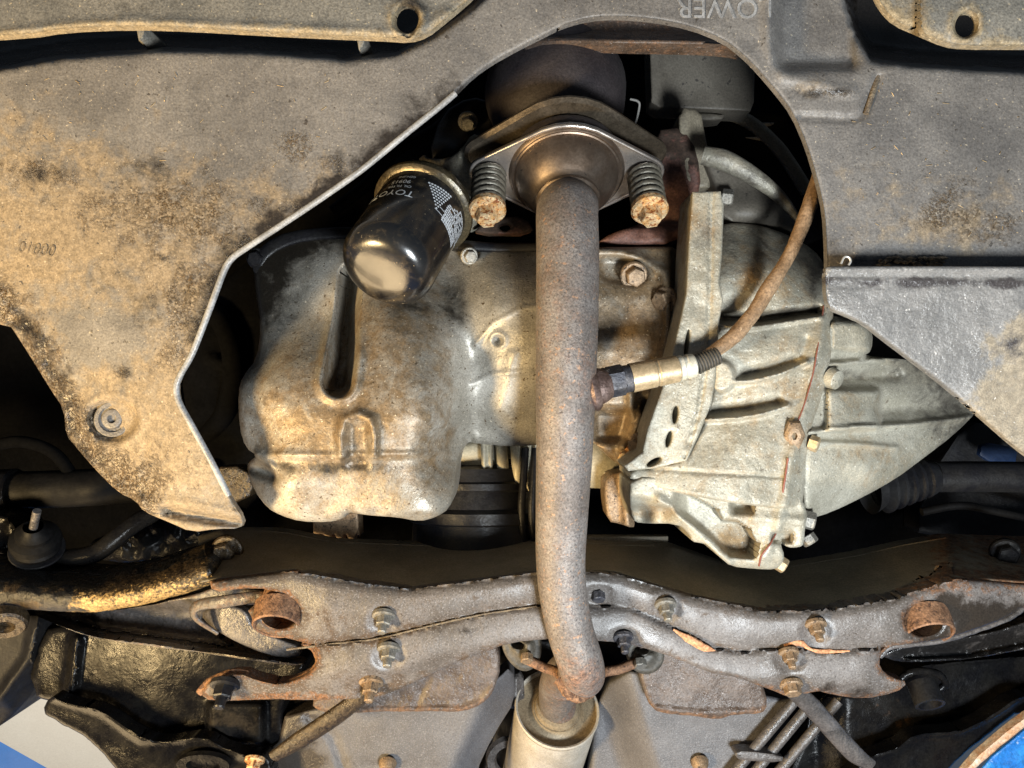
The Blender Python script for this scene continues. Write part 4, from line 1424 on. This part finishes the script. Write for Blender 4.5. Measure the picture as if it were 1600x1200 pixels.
# dim hoses and wiring in the gaps
for nm, pts, r, m, lab, cat in (
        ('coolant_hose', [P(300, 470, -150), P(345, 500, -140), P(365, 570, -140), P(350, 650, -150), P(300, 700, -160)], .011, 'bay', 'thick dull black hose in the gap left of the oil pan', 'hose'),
        ('wiring_loom', [P(520, 330, -140), P(570, 290, -135), P(620, 235, -130), P(690, 195, -130), P(730, 130, -140)], .006, 'near_black', 'taped black wiring loom above the oil filter', 'wiring'),
        ('heater_pipe', [P(1100, 175, -190), P(1160, 185, -185), P(1215, 230, -180), P(1262, 300, -180)], .007, 'subwall', 'thin dull pipe deep in the gap behind the gearbox top', 'pipe'),
        ('shift_cable', [P(1440, 800, -120), P(1500, 790, -118), P(1560, 800, -118), P(1700, 830, -120)], .004, 'near_black', 'thin dark cable under the right drive shaft', 'cable'),
        ('brake_hose', [P(-20, 700, -130), P(30, 690, -125), P(80, 705, -125), P(110, 740, -130), P(130, 790, -140)], .006, 'bay', 'black brake hose looping above the left drive shaft', 'hose')):
    o = tube(nm, pts, r, m, None, 14, 6, wob=.05)
    o['label'] = lab
    o['category'] = cat

# ================================================================== SUBFRAME
sf = thing('subframe', 'grey undersealed front subframe crossing the lower part, with two rusty tubes', 'subframe', P(850, 960, 0))
UP = [(310, 905), (325, 902), (460, 885), (560, 903), (640, 913), (760, 898), (860, 884), (960, 889), (1080, 924), (1200, 948), (1300, 944), (1400, 926), (1490, 897), (1600, 905), (1920, 925)]
TOP = [(310, 838), (345, 828), (420, 828), (450, 831), (520, 845), (680, 851), (860, 842), (960, 850), (1050, 852), (1130, 880), (1230, 884), (1340, 866), (1410, 850), (1480, 838), (1600, 842), (1920, 842)]
FW = [q for q in TOP] + [(a, b + 6) for a, b in UP[::-1]]


def fw_h(u, v):
    a, b = ev(TOP, u), ev(UP, u)
    return -92 + 88 * np.clip((v - a) / (b - a), 0, 1.1) + 2 * (fb(u, v, 40, 3) - .5)


sheet('front_wall', FW, fw_h, 'subwall', sf, 7, 14, 3, 6, smooth=0, attrs={'rust': lambda u, v, d: .4 * ss(1380, 1450, u) * np.exp(-(d / 30) ** 2) + .42 * bl(u, v, 1478, 870, 20, 50) + .3 * ss(1480, 1560, u)})
PL = [(a, b) for a, b in UP if 320 <= a <= 1600] + [(1920, 915), (1920, 965), (1600, 945), (1575, 965), (1520, 985), (1470, 1000), (1420, 1006), (1390, 1010), (1374, 1024), (1374, 1044), (1392, 1058), (1420, 1066),
      (1400, 1082), (1350, 1092), (1300, 1086), (1275, 1078), (1240, 1092), (1190, 1072), (1145, 1056), (1110, 1052), (1060, 1030), (1000, 1010), (940, 1000), (830, 998), (770, 1012), (690, 1046), (605, 1086), (560, 1092),
      (500, 1094), (420, 1092), (330, 1096), (312, 1084), (330, 1062), (372, 1050), (402, 1062), (440, 1070), (478, 1056), (497, 1038), (491, 1012), (474, 1002), (402, 988), (394, 966), (386, 950), (436, 944), (438, 932), (422, 920), (376, 919), (332, 926)]
SEAM = [(440, 1012), (520, 1005), (590, 997), (680, 975), (760, 958), (840, 946), (920, 944), (985, 950), (1060, 985), (1110, 1012), (1160, 1018), (1220, 1012), (1300, 1018), (1380, 1012)]


def pl_h(u, v):
    b = ev(UP, u)
    h = 2 + 12 * ss(0, 22, v - b) - 8 * (1 - ss(2, 10, v - b))
    h = h + 5 * ridge(u, v, [(a, c + 7) for a, c in UP], 7, 1)
    s = ev(SEAM, u)
    h = h - ridge(u, v, SEAM, 2.2, 5) + 3 * ss(-2, 3, v - s) * ss(440, 520, u) * (1 - ss(1350, 1390, u))
    t1 = np.clip((v - b) / np.maximum(s - b, 10), 0, 1)
    h = h + 4 * np.sin(np.pi * t1) * ss(430, 520, u) * (1 - ss(1400, 1450, u))
    t2 = np.clip((v - s) / 70, 0, 1)
    h = h + 3.5 * np.sin(np.pi * t2) * ss(480, 560, u) * (1 - ss(1340, 1400, u)) - 6 * ss(45, 85, v - s)
    for cu, cv in ((600, 972), (608, 1026), (582, 1078), (935, 935), (1040, 952), (975, 1002), (1275, 988), (1235, 1030), (1238, 1076)):
        d = np.hypot(u - cu, (v - cv) * 1.1)
        h = h - 3 * (1 - ss(14, 30, d))
    h = h - 12 * ss(1395, 1440, u) * ss(-60, 0, v - 1010 + (u - 1400) * .25) * 0
    h = h - 10 * bl(u, v, 1235, 985, 40, 40) * 0
    h = h - 8 * ss(1500, 1600, u)
    return h + 1.2 * (fb(u, v, 30, 4) - .5)


def pl_rust(u, v, d):
    r = .42 * np.exp(-(d / 8) ** 2) * ((u < 520) | (u > 1180)) + .22 * np.exp(-(d / 6) ** 2)
    r = r + .42 * bl(u, v, 480, 1030, 22, 24) + .4 * bl(u, v, 335, 905, 26, 12) + .45 * bl(u, v, 448, 925, 12, 10) + .4 * bl(u, v, 440, 1085, 110, 9) + .35 * bl(u, v, 410, 935, 30, 14)
    r = r + .45 * ss(1380, 1480, u) * (1 - ss(20, 40, v - ev(UP, u))) + .3 * bl(u, v, 1475, 935, 20, 10) + .35 * bl(u, v, 1340, 1020, 30, 6)
    return r


sheet('main_plate', PL, pl_h, 'sub', sf, 5, 16, 3, 6, smooth=1, jit=.7, holes=[ell(438, 957, 31, 25, 24), ell(1443, 969, 31, 25, 24)], attrs={
    'rust': pl_rust, 'stain': lambda u, v, d: .3 * (1 - ss(3, 16, np.abs(v - ev(SEAM, u)))) + .35 * np.exp(-(d / 14) ** 2) + .5 * bl(u, v, 540, 975, 130, 45) + .42 * bl(u, v, 430, 1060, 110, 40) + .35 * bl(u, v, 760, 930, 120, 16) + .4 * bl(u, v, 1150, 950, 90, 30) + .4 * bl(u, v, 1240, 1035, 60, 25) + .45 * bl(u, v, 590, 1070, 60, 25),
    'oil': lambda u, v, d: .36 * bl(u, v, 1100, 930, 120, 14) + .38 * bl(u, v, 700, 985, 90, 9) + .36 * bl(u, v, 390, 1000, 60, 50) + .8 * ss(1380, 1470, u) * ss(-30, 20, v - 935) + .45 * bl(u, v, 1330, 1080, 60, 18) + .3 * bl(u, v, 340, 1080, 30, 14)})
for u, v, ax, r in ((437, 960, (.02, .70, -.71), 20.5), (1443, 972, (-.02, .70, -.71), 20.5)):
    lathe('bushing_tube', P(u, v - 6, 4), ax, [(-4, r + .5), (8, r - .5), (14, r - 1), (15, r - 2.2), (14, r - 3.4), (-16, r - 4.5), (-17, 0)], 'rusty', sf, 36)
BD = (0.0, .7, -.71)
for u, v, k, m, s in ((600, 962, 'stud', 'greybolt', .8), (608, 1014, 'stud', 'greybolt', .8), (580, 1066, 'stud', 'bolt', .85), (935, 930, 'plain', 'nut', .7), (1040, 945, 'stud', 'greybolt', .75),
                      (974, 996, 'stud', 'nut', .7), (1274, 976, 'stud', 'bolt', .75), (1232, 1020, 'stud', 'bolt', .7), (1236, 1070, 'flanged', 'bolt', .9), (352, 1070, 'stud', 'black', 1.0)):
    bolt(sf, P(u, v, float(pl_h(np.array([float(u)]), np.array([float(v)]))[0]) + .5), BD, s, k, m, .3)
bolt(sf, P(355, 860, -44), (0, .15, -1), 1.35, 'flanged', 'goldarm', .2)
bolt(sf, P(1570, 862, -48), (-.3, .25, -1), 1.2, 'flanged', 'blackgrease', .2)
tube('torn_seam', [P(1052, 984, 17), P(1078, 1000, 18), P(1100, 1012, 18), P(1118, 1018, 16)], [.001, .004, .0036, .001], 'orange', sf, 8, 5, squash=.5, wob=.3)
tube('torn_seam', [P(1225, 1008, 15), P(1250, 1005, 16), P(1268, 1015, 16), P(1295, 1020, 15), P(1328, 1018, 14)], [.001, .0028, .001, .0034, .001], 'orange', sf, 8, 5, squash=.5, wob=.3)
tube('weld_seam', [P(448, 1015, 12), P(520, 1006, 14), P(590, 998, 15), P(680, 976, 15), P(760, 959, 15), P(838, 948, 15)], .0009, 'dirt', sf, 8, 5, wob=.5)
# notch lips
tube('notch_lip', [P(474, 1002, 4), P(492, 1014, 4), P(498, 1036, 4), P(480, 1055, 4), P(440, 1070, 4), P(402, 1062, 4), P(372, 1050, 4), P(332, 1062, 4), P(312, 1082, 2)], .0032, 'rusty', sf, 10, 5, wob=.25)
tube('notch_lip', [P(1600, 948, 0), P(1575, 966, 2), P(1520, 986, 4), P(1470, 1001, 5), P(1420, 1007, 6), P(1390, 1011, 6), P(1374, 1026, 4)], .0024, 'greygrease', sf, 10, 5, wob=.25)

# control arms
ca = thing('control_arm', 'greasy golden brown control arm reaching in from the left edge', 'control arm', P(150, 930, -20), 'front control arms')
AU = [(-320, 868), (0, 878), (80, 890), (160, 895), (230, 882), (290, 862), (320, 850)]
AL = [(-320, 960), (30, 952), (90, 955), (150, 956), (220, 946), (290, 928), (335, 912)]


def arm_h(u, v):
    a, b = ev(AU, u), ev(AL, u)
    t = np.clip((v - a) / (b - a), 0, 1)
    return -42 + 40 * np.sin(t * 2.2) ** 1.0 + 2.5 * (fb(u, v, 9, 3) - .5)


sheet('arm_tube', AU + AL[::-1], arm_h, 'goldarm', ca, 4.5, 30, 4, 8, smooth=0, jit=1.5, attrs={
    'stain': lambda u, v, d: .75 * ss(-50, -4, v - ev(AL, u)) * ss(50, 110, u) * (1 - ss(220, 330, u) * .5),  # gold glints painted along the lower edge
    'oil': lambda u, v, d: .75 * (1 - ss(40, 140, u - (v - 900) * .8)) + .5 * (1 - ss(870, 915, v))})
CH = [(40, 955), (100, 958), (220, 950), (300, 930), (340, 916), (380, 918), (425, 925), (430, 942), (350, 948), (310, 962), (330, 990), (380, 1018), (440, 1032), (470, 1030), (476, 1040), (420, 1036), (330, 1022), (240, 1010), (160, 1000), (110, 985)]


def ch_h(u, v):
    lo = np.interp(u, [40, 110, 160, 240, 330, 420, 476], [965, 985, 1000, 1010, 1022, 1034, 1038])
    return -70 + 46 * np.exp(-(np.abs(v - lo) / 11) ** 2) + 20 * ss(958, 935, v) + 1.5 * (fb(u, v, 14, 2) - .5)


sheet('arm_channel', CH, ch_h, 'greygrease', ca, 4.5, 10, 2, 5, smooth=1, jit=1.2, attrs={'rust': lambda u, v, d: .4 * bl(u, v, 400, 935, 50, 14) + .3 * np.exp(-(d / 6) ** 2), 'oil': lambda u, v, d: .7 * (1 - ss(120, 220, u))})
tube('arm_strap', [P(432, 930, -6), P(395, 933, -4), P(350, 940, -6), P(318, 944, -12), P(303, 952, -16), P(308, 968, -20), P(340, 990, -26)], [.003, .005, .0055, .005, .0045, .004, .003], 'greygrease', ca, 12, 6, squash=.55,
     attrs={'rust': lambda u, v, d: .35 + .2 * ss(380, 430, u)})
WEB = [(312, 960), (330, 950), (360, 946), (384, 952), (396, 980), (440, 1000), (470, 1010), (466, 1030), (420, 1024), (370, 1004), (330, 980)]
sheet('arm_web', WEB, lambda u, v: -40 + 14 * ss(310, 350, u), 'greygrease', ca, 5, 8, 2, 5)
lathe('arm_bushing', P(10, 965, -10), (.3, .6, -.7), [(0, 17), (8, 17), (10, 15), (10, 8), (3, 7), (3, 0)], 'goldarm', ca, 28)
cb = thing('control_arm', 'dark wet control arm reaching in from the right edge', 'control arm', P(1560, 1000, -40), 'front control arms')
sheet('arm_channel', [(1374, 1024), (1420, 1006), (1480, 1000), (1560, 985), (1640, 960), (1920, 950), (1920, 1010), (1620, 1010), (1520, 1030), (1440, 1034), (1400, 1034)],
      lambda u, v: -34 + 10 * (1 - ss(985, 1030, v + (u - 1480) * .15)) + ridge(u, v, [(1420, 1034), (1520, 1030), (1620, 1010), (1920, 1008)], 5, 12), 'greygrease', cb, 5, 10, 2, 5, smooth=1, jit=1.2,
      attrs={'oil': lambda u, v, d: .72 + 0 * u, 'rust': lambda u, v, d: .35 * bl(u, v, 1500, 1020, 80, 10)})
sheet('arm_tube', [(1430, 945), (1500, 930), (1560, 920), (1920, 920), (1920, 965), (1598, 952), (1560, 975), (1500, 990), (1480, 960)], lambda u, v: -8 - 20 * ss(1500, 1620, u) + 6 * bl(u, v, 1540, 955, 60, 14),
      'goldarm', cb, 5, 20, 4, 8, smooth=1, jit=1, attrs={'oil': lambda u, v, d: .6 * ss(1480, 1560, u)})

# braces
for pts, w, m, lab in (([P(585, 1074, 8), P(560, 1092, 2), P(520, 1122, -14), P(470, 1155, -30), P(428, 1182, -40)], [.006, .0075, .0085, .0085, .006], MT['goldarm'], 'brown flattened brace rod below the left bolts'),
                       ([P(1238, 1078, 8), P(1262, 1098, 0), P(1300, 1140, -18), P(1335, 1178, -30), P(1360, 1195, -34)], [.0075, .0085, .0085, .0085, .006], MT['greygrease'], 'wet grey brace rod below the right bolts')):
    b = tube('brace_rod', pts, w, m, None, 14, 6, squash=.6)
    b['label'] = lab
    b['category'] = 'brace'
    b['group'] = 'brace rods behind the subframe'

# ================================================================== FLOOR AND REAR BITS
fl = thing('floor_pan', 'grey spattered floor panels either side of the muffler along the bottom edge', 'floor pan', P(850, 1160, -150))
sheet('floor_panel', [(450, 1100), (720, 1100), (775, 1062), (800, 1040), (808, 1090), (770, 1150), (742, 1210), (735, 1320), (300, 1320), (330, 1200), (430, 1178)],
      lambda u, v: -118 - 40 * ss(735, 800, u + (v - 1120) * .45) + 3 * (fb(u, v, 90, 3) - .5) - ridge(u, v, [(480, 1120), (520, 1150), (540, 1210)], 5, 5), 'floor', fl, 7, 30, 4, 8, smooth=1,
      attrs={'oil': lambda u, v, d: .75 * (1 - ss(470, 540, u)) + .4 * bl(u, v, 560, 1190, 160, 14)})
sheet('floor_panel', [(935, 1075), (1000, 1040), (1200, 1090), (1260, 1090), (1190, 1160), (1150, 1210), (1140, 1320), (915, 1320), (925, 1180)],
      lambda u, v: -118 - 50 * ss(1010, 940, u - (v - 1120) * .3) - 8 * ss(1085, 1040, u) * 0 + 3 * (fb(u, v, 90, 8) - .5), 'floor', fl, 7, 30, 4, 8, smooth=1,
      attrs={'oil': lambda u, v, d: .4 * bl(u, v, 1190, 1140, 30, 60)})
FLA = [(490, 1088), (600, 1078), (690, 1038), (775, 1000), (784, 1040), (772, 1078), (752, 1102), (722, 1112), (660, 1112), (600, 1110), (520, 1116), (488, 1108)]
sheet('tarred_flap', FLA, lambda u, v: -96 + 3 * fb(u, v, 40, 2) + ridge(u, v, [(520, 1112), (640, 1110), (722, 1108), (752, 1098), (774, 1072)], 5, 3) - ridge(u, v, [(648, 1108), (660, 1075), (672, 1060)], 2.5, 3), 'flap', fl, 5, 18, 3, 6, smooth=1, jit=2,
      attrs={'rust': lambda u, v, d: .55 * np.exp(-(d / 10) ** 2) * ss(1050, 1090, v)})
FLB = [(990, 1000), (1060, 1020), (1110, 1045), (1190, 1062), (1200, 1100), (1190, 1116), (1150, 1116), (1120, 1124), (1085, 1118), (1050, 1116), (1018, 1108), (1004, 1070)]
sheet('tarred_flap', FLB, lambda u, v: -94 + 3 * fb(u, v, 40, 5) + ridge(u, v, [(1020, 1106), (1085, 1114), (1190, 1112)], 5, 3), 'flap', fl, 5, 18, 3, 6, smooth=1, jit=2,
      attrs={'rust': lambda u, v, d: .6 * np.exp(-(d / 8) ** 2) * ss(1070, 1100, v)})
for u, v in ((606, 1192), (1093, 1190)):
    lathe('floor_plug', P(u, v, -116), (0, .4, -.9), [(0, 9), (4, 8), (8, 5), (8, 0)], 'bolt', fl, 16)
t = thing('tunnel_shield', 'dark crinkled heat shield pieces in the tunnel behind the muffler', 'heat shield', P(800, 1130, -200))
sheet('shield_sheet', [(770, 1000), (1010, 1000), (1010, 1100), (960, 1320), (730, 1320), (770, 1140), (795, 1100)], lambda u, v: -260 + 12 * (fb(u, v, 40, 3) - .5), 'black', t, 8, 20, 3, 6)
sheet('shield_bracket', [(795, 1055), (818, 1050), (820, 1100), (806, 1108), (792, 1106)], lambda u, v: -170 + ridge(u, v, [(806, 1060), (806, 1100)], 5, 8), 'greygrease', t, 4, 10, 2, 4)
lathe('shield_ring', P(800, 1185, -225), (0, .2, -1), [(0, 30), (6, 28), (6, 20), (0, 18)], 'greygrease', t, 32)
for i, (a, b, lab) in enumerate((((1250, 1085), (1128, 1230), 'nearest dark pipe of the bundle beside the right floor panel'), ((1275, 1090), (1160, 1230), 'middle dark pipe of the bundle beside the right floor panel'),
                               ((1310, 1095), (1196, 1230), 'farthest right dark pipe of the bundle beside the floor panel'))):
    p = tube('fuel_pipe', [P(*a, -104), P((a[0] + b[0]) / 2, (a[1] + b[1]) / 2, -104), P(*b, -106)], .0048, 'greygrease', None, 12, 4)
    p['label'] = lab
    p['category'] = 'pipe'
    p['group'] = 'fuel and brake pipes'
t = thing('pipe_clip', 'grey plastic clip holding the pipe bundle at the bottom edge', 'clip', P(1185, 1185, -96))
sheet('clip_strap', [(1148, 1176), (1162, 1172), (1224, 1180), (1222, 1192), (1160, 1188), (1150, 1184)], -95, 'greygrease', t, 5, 14, 2, 4)
# black rails
t = thing('frame_rail', 'wet black chassis rail at the lower left below the control arm', 'chassis rail', P(250, 1080, -110), 'front chassis rails')
sheet('rail_side', [(60, 985), (120, 975), (300, 1000), (480, 1030), (470, 1060), (440, 1100), (445, 1170), (300, 1180), (180, 1150), (100, 1100), (45, 1085)],
      lambda u, v: -118 + 14 * (fb(u, v, 150, 3, 2) - .5) + ridge(u, v, [(120, 1000), (110, 1090)], 8, 12) - 18 * ss(320, 340, u) * (1 - ss(1090, 1100, v)) * 0 + 12 * box(u, v, 325, 412, 1098, 1165, 6), 'blackgrease', t, 5, 40, 5, 9, smooth=1, jit=2,
      attrs={'stain': lambda u, v, d: .55 * bl(u, v, 360, 1130, 60, 30) + .25 * bl(u, v, 160, 1060, 60, 50)})
LOWL = [(80, 1085), (92, 1092), (110, 1100), (160, 1110), (215, 1148), (250, 1160), (320, 1150), (350, 1168), (385, 1180), (420, 1175), (430, 1230), (420, 1320), (200, 1320), (190, 1210), (150, 1165), (115, 1140), (85, 1125), (64, 1112)]
sheet('rail_flange', LOWL, lambda u, v: -88 + 6 * (fb(u, v, 70, 5, 2) - .5) + ridge(u, v, [(85, 1090), (160, 1112), (220, 1155), (320, 1152), (385, 1182)], 6, 6), 'blackgrease', t, 5, 16, 3, 6, smooth=1, jit=2.5)
lathe('rail_boss', P(320, 1190, -84), (0, .3, -1), [(0, 26), (5, 25), (5, 16), (1, 14), (1, 0)], 'blackgrease', t, 28, sq=.5)
bolt(t, P(398, 1188, -80), BD, .9, 'flanged', 'rustbolt')
t = thing('frame_rail', 'wet black chassis rail with bluish glints at the lower right', 'chassis rail', P(1450, 1110, -110), 'front chassis rails')
sheet('rail_side', [(1270, 1078), (1350, 1085), (1400, 1068), (1420, 1040), (1520, 1030), (1920, 1000), (1920, 1060), (1600, 1090), (1540, 1130), (1490, 1150), (1420, 1170), (1340, 1200), (1240, 1320), (1160, 1320), (1250, 1180)],
      lambda u, v: -112 + 14 * (fb(u, v, 140, 9, 2) - .5) - 20 * ss(1330, 1270, u), 'blackgrease', t, 5, 40, 5, 9, smooth=1, jit=2, attrs={'rust': lambda u, v, d: .25 * bl(u, v, 1400, 1120, 50, 20)})
sheet('rail_flange', [(1340, 1185), (1400, 1168), (1430, 1145), (1500, 1142), (1545, 1120), (1600, 1082), (1920, 1040), (1920, 1100), (1600, 1105), (1540, 1150), (1480, 1200), (1380, 1320), (1260, 1320)],
      lambda u, v: -84 + 6 * (fb(u, v, 70, 4, 2) - .5) + ridge(u, v, [(1345, 1188), (1400, 1172), (1430, 1148), (1500, 1144), (1545, 1122), (1600, 1086)], 5, 6), 'blackgrease', t, 5, 16, 3, 6, smooth=1, jit=2)
tube('grease_bead', [P(1405, 1062, -60), P(1425, 1050, -58), P(1450, 1048, -58), P(1470, 1056, -60), P(1476, 1070, -64), P(1462, 1082, -66)], .003, 'blackgrease', t, 10, 5, wob=.5)
lathe('rail_bush', P(1440, 1068, -70), BD, [(0, 13), (20, 13), (20, 10), (10, 9), (10, 0)], 'black', t, 24)
t = thing('door_sill', 'rusty white edged sill strip cutting across the bottom right corner', 'sill', P(1560, 1150, -70))
sheet('sill_flange', [(1946, 1014), (1626, 1104), (1571, 1144), (1526, 1182), (1496, 1219), (1496, 1228), (1532, 1192), (1577, 1155), (1632, 1113), (1946, 1026)], lambda u, v: -66 + 0 * u, 'sill', t, 5, 8, 1.5, 4, smooth=0, jit=1.5)
t = thing('blue_panel', 'bright blue speckled panel beyond the rusty sill at bottom right', 'panel', P(1600, 1180, -120))
sheet('panel_skin', [(1986, 984), (1650, 1100), (1550, 1182), (1500, 1244), (1466, 1344), (1986, 1344)], lambda u, v: -110 + 3 * (fb(u, v, 20, 5) - .5), 'bluepanel', t, 8, 1.5, 1, 6, smooth=0)

# ================================================================== LEFT SIDE
t = thing('tyre', 'black front tyre edge at the lower left border', 'tyre', P(20, 1060, -130))
TY = [(-90, 940), (60, 962), (98, 972), (88, 1010), (74, 1046), (50, 1084), (22, 1116), (-10, 1142), (-90, 1170)]
sheet('tyre_carcass', TY, lambda u, v: -120 - 30 * ss(30, 0, segd(u, v, [(98, 972), (74, 1046), (22, 1116), (-90, 1170)])) + ridge(u, v, [(60, 960), (44, 1030), (0, 1090), (-60, 1130)], 7, 10), 'tyre', t, 5, 120, 8, 14)
t = thing('ball_joint', 'oily brown ball joint boot at the left edge above the control arm', 'ball joint', P(60, 840, -60))
jo = P(58, 858, -52)
lathe('joint_boot', jo, (.25, -.7, -.55), [(-10, 14), (0, 15), (2, 19), (6, 20), (9, 17), (12, 21), (17, 20), (20, 15), (24, 15), (28, 10), (32, 8)], 'near_black', t, 32)
tube('joint_stud', [jo + Vector((.25, -.7, -.55)).normalized() * .03, jo + Vector((.32, -.75, -.5)).normalized() * .05], .0035, 'greygrease', t, 10, 2)
lathe('joint_clamp', jo, (.25, -.7, -.55), [(-2, 15), (-2, 22), (0, 22.5), (1, 22), (1, 15)], 'black', t, 32)
s = tube('stabiliser_bar', [P(85, 868, -62), P(115, 872, -62), P(150, 864, -64), P(180, 842, -70), P(210, 818, -80), P(245, 798, -96), P(280, 770, -120)], [.007, .009, .0085, .0085, .0085, .0085, .0085], 'blackgrease', None, 16, 6)
s['label'] = 'wet black stabiliser bar curving up under the tip of the undertray'
s['category'] = 'stabiliser bar'
t = thing('drive_shaft', 'black drive shaft with shiny clamp at the left edge', 'drive shaft', P(60, 765, -120))
tube('shaft', [P(-320, 772, -130), P(60, 765, -130), P(220, 756, -140), P(330, 748, -150)], .019, 'near_black', t, 20, 4)
lathe('shaft_clamp', P(8, 770, -126), (1, -.05, 0), [(-12, 20), (-12, 24), (10, 24), (12, 22), (12, 19)], 'blackgrease', t, 32)
t = thing('rough_rail', 'crumbly black undersealed inner rail behind the stabiliser bar', 'rail', P(260, 850, -150))
sheet('rail_face', [(135, 845), (180, 830), (230, 815), (330, 800), (345, 870), (300, 885), (240, 878), (140, 876)], lambda u, v: -140 + 14 * (fb(u, v, 16, 3) - .5), MT['blackgrease'], t, 5, 40, 4, 8, jit=3)
t = thing('lower_link', 'dark knuckle casting at the far left edge', 'knuckle', P(15, 850, -60))
sheet('knuckle_casting', [(-320, 760), (10, 800), (30, 830), (28, 870), (0, 880), (-320, 890)], lambda u, v: -80 + 18 * (fb(u, v, 26, 3) - .5), 'blackgrease', t, 6, 40, 5, 10, jit=2)
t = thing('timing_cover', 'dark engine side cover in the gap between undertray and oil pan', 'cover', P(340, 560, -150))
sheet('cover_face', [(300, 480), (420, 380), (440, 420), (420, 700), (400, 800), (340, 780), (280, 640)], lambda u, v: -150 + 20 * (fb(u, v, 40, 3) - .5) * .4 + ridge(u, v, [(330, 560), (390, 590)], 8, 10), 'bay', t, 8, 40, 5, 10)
sheet('cover_bracket', [(330, 730), (385, 728), (400, 770), (360, 790), (345, 775)], -60, 'goldarm', t, 5, 20, 2, 5)
